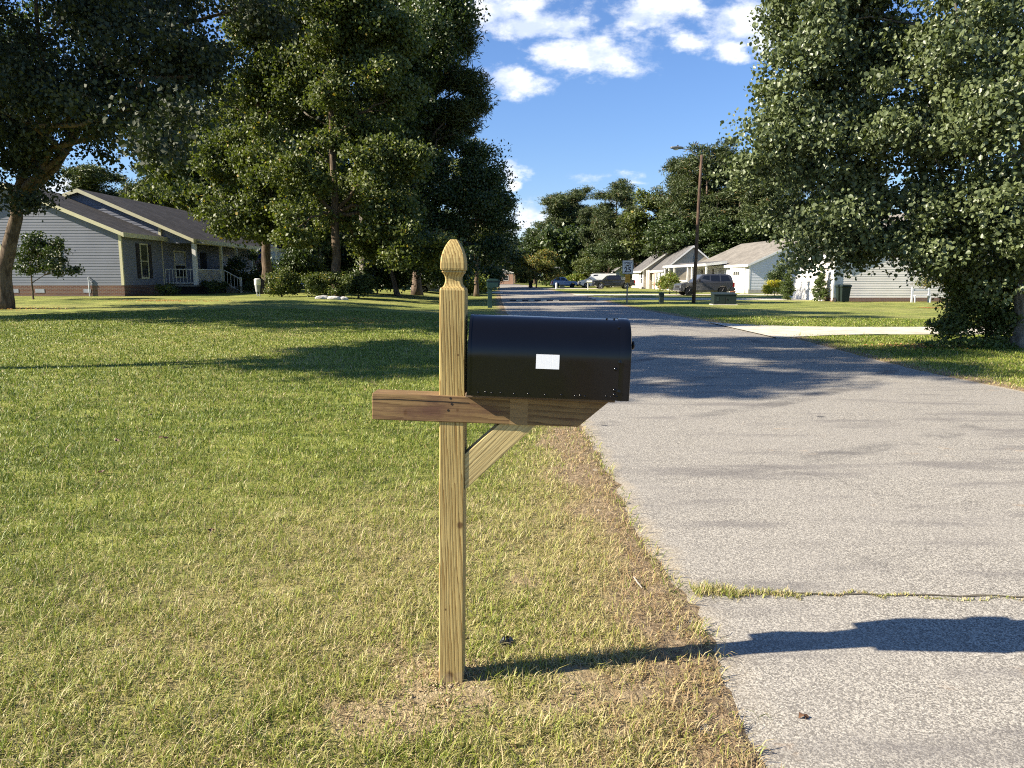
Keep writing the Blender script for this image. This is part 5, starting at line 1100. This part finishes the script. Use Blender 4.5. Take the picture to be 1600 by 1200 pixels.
# green wheeled bin, bench frame against the siding, red pots
def bin_(name, label, x, y, m_, s=1.0, ang=0):
    b_ = thing(name, label, 'bin', (x, y, 0), (0, 0, ang)); b_.scale = (s, s, s)
    mb = MB(); mb.rings([[(-w_, -d_, z), (w_, -d_, z), (w_, d_, z), (-w_, d_, z)] for w_, d_, z in ((.24, .27, .04), (.29, .33, .88), (.32, .36, .9), (.32, .36, .95))]); mb.build('body', m_, b_, bevel=.02)
    mb = MB(); mb.rings([[(-w_, -d_, z), (w_, -d_, z), (w_, d_, z), (-w_, d_, z)] for w_, d_, z in ((.33, .38, .955), (.33, .38, 1.0), (.26, .30, 1.06))]); mb.build('lid', m_, b_, bevel=.015)
    for s_ in (-1, 1): mb = MB(); mb.cyl((s_ * .25, .3, .12), (s_ * .31, .3, .12), .12, 14); mb.build('wheel', TYRE, b_)
    mb = MB(); mb.tube([(-.28, .36, .9), (-.28, .43, .93), (.28, .43, .93), (.28, .36, .9)], .02, 6); mb.build('handle', m_, b_)
    return b_
bin_('wheeled_bin', 'dark green wheeled rubbish bin against the cream siding wall', *on(1316, 45)[:2], GREENP, 1.02, R(10))
bin_('wheeled_bin', 'black wheeled rubbish bin under the low roadside tree', *on(829, 109)[:2], PLAST, 1.0)
q = on(1437, 44.6)
ac = thing('wall_bench', 'pale grey bench frame standing against the cream siding wall', 'bench', (q[0], q[1], 0)); AG = paint('bench_grey', (.55, .57, .60), .6)
for s_ in (-1, 1): mb = MB(); mb.box(s_ * .5 - .05, s_ * .5 + .05, -.05, .05, -.05, .95 + .1 * (s_ > 0)); mb.build('post', AG, ac)
mb = MB(); mb.box(-.449, .449, -.03, .03, .72, .80); mb.box(-.449, .449, -.3, .25, .40, .44); mb.build('seat', AG, ac)
for s_ in (-1, 1): mb = MB(); mb.box(s_ * .46 - .03, s_ * .46 + .03, -.3, -.25, -.05, .395); mb.build('leg', AG, ac)
q = on(1144, 66.5); POT = paint('terracotta', (.38, .15, .09), .8)
pt = thing('flower_pot', 'squat terracotta pot beside the pale garage door of the white house', 'plant pot', (q[0], q[1], .0)); mb = MB(); mb.lathe([(.18, 0), (.24, .25), (.27, .27), (.27, .33), (.22, .33), (.20, .27), (.05, .27)], 18); mb.build('bowl', POT, pt, smooth=True, auto=40); mb = MB(); mb.lathe([(.21, .0), (.22, .02), (.18, .021)], 18, (0, 0, -.02)); mb.build('saucer', POT, pt)

# basketball hoop
q = on(867.5, 119)
hp = thing('basketball_hoop', 'freestanding basketball hoop with a framed backboard behind the blue car', 'basketball hoop', (q[0], q[1], 0)); hp.scale = (.97, .97, .92)
mb = MB(); mb.tube([(0, .55, 0), (0, .55, 2.2), (0, .1, 3.0)], .06, 8); mb.build('pole', PLAST, hp); mb = MB(); mb.box(-.45, .45, .1, 1.0, -.02, .18); mb.build('base', PLAST, hp, bevel=.04)
mb = MB(); mb.box(-.62, .62, 0, .02, 2.62, 3.42); bb = mb.build('backboard', paint('smoked_board', (.12, .12, .11), .4), hp)
WH = TRIM['white']; mb = MB()
for a in ((-.65, -.56, 2.58, 3.46), (.56, .65, 2.58, 3.46), (-.56, .56, 3.38, 3.46), (-.56, .56, 2.58, 2.66), (-.28, -.22, 2.75, 3.10), (.22, .28, 2.75, 3.10), (-.22, .22, 3.05, 3.10)): mb.box(a[0], a[1], -.02, .0, a[2], a[3])
mb.build('frame', WH, bb)
mb = MB(); mb.tube([(.23 * math.cos(t_), -.30 + .23 * math.sin(t_), 2.76) for t_ in [2 * math.pi * k / 16 for k in range(17)]], .012, 5); mb.build('rim', paint('rim_orange', (.55, .14, .03), .5), hp)
mb = MB()
for k in range(10): a_ = 2 * math.pi * k / 10; mb.tube([(.23 * math.cos(a_), -.30 + .23 * math.sin(a_), 2.75), (.13 * math.cos(a_ + .4), -.30 + .13 * math.sin(a_ + .4), 2.36)], .012, 4)
mb.build('net', WH, hp)
# pale bollard, white sign stand and far mailboxes
q = on(869, 97); bo_ = MB(); bo_.lathe([(.13, -.1), (.13, .72), (.11, .80), (.04, .84)], 14); o = bo_.build('white_bollard', WH, None, smooth=True, auto=40); o.location = q; tag(o, 'short white round post in front of the blue car', 'bollard')
q = on(878, 101); mb = MB(); mb.box(-.32, .32, -.2, .2, -.05, .48); mb.prism([(-.36, .48), (.36, .48), (.30, .56), (-.30, .56)], -.24, .24); o = mb.build('utility_cabinet', GREENP2, None, bevel=.02); o.location = q; tag(o, 'low grey-green cabinet in front of the blue car', 'utility box')
q = on(918, 90); wm = thing('white_mailbox', 'small white mailbox on a slim post before the white van', 'mailbox', q)
mb = MB(); mb.box(-.05, .05, -.05, .05, -.1, .9); mb.build('post', WH, wm); mb = MB(); mb.rings([[(x_, .11 * math.cos(a_), .9 + .11 + .12 * math.sin(a_)) for a_ in [2 * math.pi * k / 12 for k in range(12)]] for x_ in (-.12, .5)]); mb.build('box', WH, wm)
# speed hump with pale and dark blocks
yh = gy_of(470.5) + .6; xa, xb = float(XL(yh)) + .55, float(XR(yh)) - .5
hump = thing('speed_hump', 'rubber speed hump of alternating black and pale blocks across the road', 'speed bump', (xa, yh, .004), (0, 0, R(-4)))
nB = 14; wB = (xb - xa) / nB; HB = paint('hump_black', (.02, .02, .022), .8); HY = paint('hump_pale', (.62, .54, .38), .7)
for k in range(nB):
    mb = MB(); mb.prism([(-.30, 0), (-.22, .045), (-.08, .07), (.08, .07), (.22, .045), (.30, 0)], k * wB + .004, (k + 1) * wB - .004, 'X'); mb.build('block', HY if (k % 2 and k < 9) else HB, hump)
# manhole-like white cap pipe beside the bushes
q = on(404, 40.2); pp = thing('newspaper_tube', 'pale cylinder with a white cap on two legs beside the left bush', 'box on post', q)
PG = paint('pale_grey_paint', (.42, .43, .45), .6); mb = MB(); mb.lathe([(.16, .62), (.17, .64), (.17, .92), (.12, .96)], 16); mb.build('cap', WH, pp, smooth=True, auto=40)
mb = MB(); mb.lathe([(.11, .25), (.155, .62)], 16); mb.build('body', PG, pp, smooth=True, auto=40)
for s_ in (-1, 1): mb = MB(); mb.tube([(s_ * .08, 0, .3), (s_ * .05 + .05, 0, -.05)], .035, 6); mb.build('leg', PG, pp)
# stones at the foot of the bush
STN = paint('pale_stone', (.50, .48, .45), .9, .2, 8, bs=.4)
for i, (px, w_, lab) in enumerate(((503, .34, 'large flat pale stone at the foot of the wide bush'), (522, .42, 'longest pale stone right of the flat one at the bush'), (537, .22, 'smallest pale stone near the straight tree trunk'))):
    q = on(px, 36.6); bm = bmesh.new(); bmesh.ops.create_icosphere(bm, subdivisions=3, radius=1); r = random.Random(i)
    for v_ in bm.verts: v_.co *= 1 + .18 * math.sin(v_.co.x * 3 + i) * math.cos(v_.co.y * 4 + i * 2) + r.uniform(-.04, .04); v_.co = Vector((v_.co.x * w_, v_.co.y * w_ * .6, v_.co.z * .13))
    me = bpy.data.meshes.new('garden_stone'); bm.to_mesh(me); bm.free(); me.materials.append(STN); o = bpy.data.objects.new('garden_stone', me); COL.objects.link(o); o.location = (q[0], q[1], q[2] + .05); tag(o, lab, 'stone', 'stones edging the bush')
# small litter on the lawn: black plastic scrap, dry leaves, twig
scr = MB(); q = G(791, 1014); rr_ = random.Random(5)
pts_ = [(math.cos(a_) * .032 * rr_.uniform(.6, 1.2), math.sin(a_) * .024 * rr_.uniform(.6, 1.2)) for a_ in [2 * math.pi * k / 14 for k in range(14)]]
scr.add([(x, y, .034 + .010 * math.sin(5 * i)) for i, (x, y) in enumerate(pts_)] + [(x * .55, y * .55, .048 + .008 * math.cos(4 * i)) for i, (x, y) in enumerate(pts_)] + [(x, y, .026) for x, y in pts_],
        [(i, (i + 1) % 14, 14 + (i + 1) % 14, 14 + i) for i in range(14)] + [(28 + i, 28 + (i + 1) % 14, (i + 1) % 14, i) for i in range(14)])
o = scr.build('plastic_scrap', paint('scrap_black', (.02, .022, .03), .3), None); o.location = (q[0], q[1], 0); tag(o, 'crumpled black plastic scrap in the grass right of the post', 'litter')
LF = paint('dead_leaf', (.13, .065, .032), .7, .2, 20)
for (px, py, s_, lab) in ((255, 688, .05, 'reddish dead leaf lying alone on the left lawn'), (183, 692, .04, 'dark dead leaf left of the reddish one'), (160, 742, .035, 'brown dead leaf on the lawn below the dark one'), (330, 835, .03, 'small brown leaf in the middle of the near lawn'), (235, 652, .03, 'tiny dark leaf above the reddish one'), (1255, 1115, .02, 'dry leaf flake lying on the asphalt')):
    q = G(px, py, .02); z_ = .048 if px < 1200 else .012; lf = MB(); n_ = 16
    ring = [((s_ * (1 - .35 * abs(math.sin(2.5 * a_)))) * math.cos(a_), (s_ * .7 * (1 - .35 * abs(math.sin(2.5 * a_)))) * math.sin(a_), .008 * math.sin(3 * a_)) for a_ in [2 * math.pi * k / n_ for k in range(n_)]]
    lf.add(ring + [(0, 0, .006)], [(k, (k + 1) % n_, n_) for k in range(n_)]); o = lf.build('dead_leaf', LF, None); o.location = (q[0], q[1], z_); o.rotation_euler = (.1, .15, px * .1); tag(o, lab, 'leaf')
q0, q1 = G(990, 912), G(1003, 928); mb = MB(); mb.tube([(q0[0], q0[1], .035), ((q0[0] + q1[0]) / 2, (q0[1] + q1[1]) / 2, .03), (q1[0], q1[1], .03)], [.003, .004, .002], 6); o = mb.build('dry_twig', paint('twig_pale', (.42, .38, .33), .8), None); tag(o, 'short pale twig lying on the brown verge', 'twig')
# orange leaf litter and mulch patches under the trees
def litter(name, spots, m_, N, size, seed):
    r = np.random.default_rng(seed); P_ = []
    for (px, Y, rx, ry_) in spots:
        c = on(px, Y); n_ = N // len(spots); a = r.normal(0, .5, (n_, 2)) * [rx, ry_]; xx, yy_ = c[0] + a[:, 0], c[1] + a[:, 1]; P_.append(np.stack([xx, yy_, rise(xx, yy_) + .04], 1))
    P_ = np.concatenate(P_); V, F = leaf_geo(P_, size, r, .7, 0); V[:, 2] = V[:, 2] * .35 + np.repeat(P_[:, 2], 4) * .65; return tag(npmesh(name, V, F, m_), kind='stuff')
litter('leaf_litter', [(290, 33, 3.2, .8), (245, 33.5, 1.5, .6), (30, 28, 2, 1), (1450, 15.8, 1.2, .5), (1455, 36, .6, .4), (560, 24, 2.0, 1.2)], leafmat('fallen_leaves', (.30, .13, .05), (.46, .24, .10)), 2600, .06, 5)
# the wood beyond the back gardens, which reads as one mass
def wood(name, segs, m_, seed, leaf=.75):
    r = np.random.default_rng(seed); C = []
    for (x0_, x1_, Y, h, n_) in segs:
        xx = r.uniform(x0_, x1_, n_); yy_ = Y + r.uniform(0, 9, n_); top_ = h * (.65 + .7 * fbm(xx * .16, xx * 0 + seed, seed)); C.append(np.stack([xx, yy_, top_ * r.random(n_) ** .8], 1))
    C = np.concatenate(C); k = np.repeat(np.arange(len(C)), 26); e = r.normal(0, .55, (len(k), 3)); PP = C[k] + e; PP[:, 2] = np.abs(PP[:, 2]); V, F = leaf_geo(PP, leaf, r, .7); return tag(npmesh(name, V, F, m_), kind='stuff')
wood('far_woodland', [(6, 110, 128, 9, 2600), (-16, 8, 205, 10, 900), (-90, -8, 98, 9, 2200), (-14, -3, 150, 8, 500)], LM['dark'], 3)
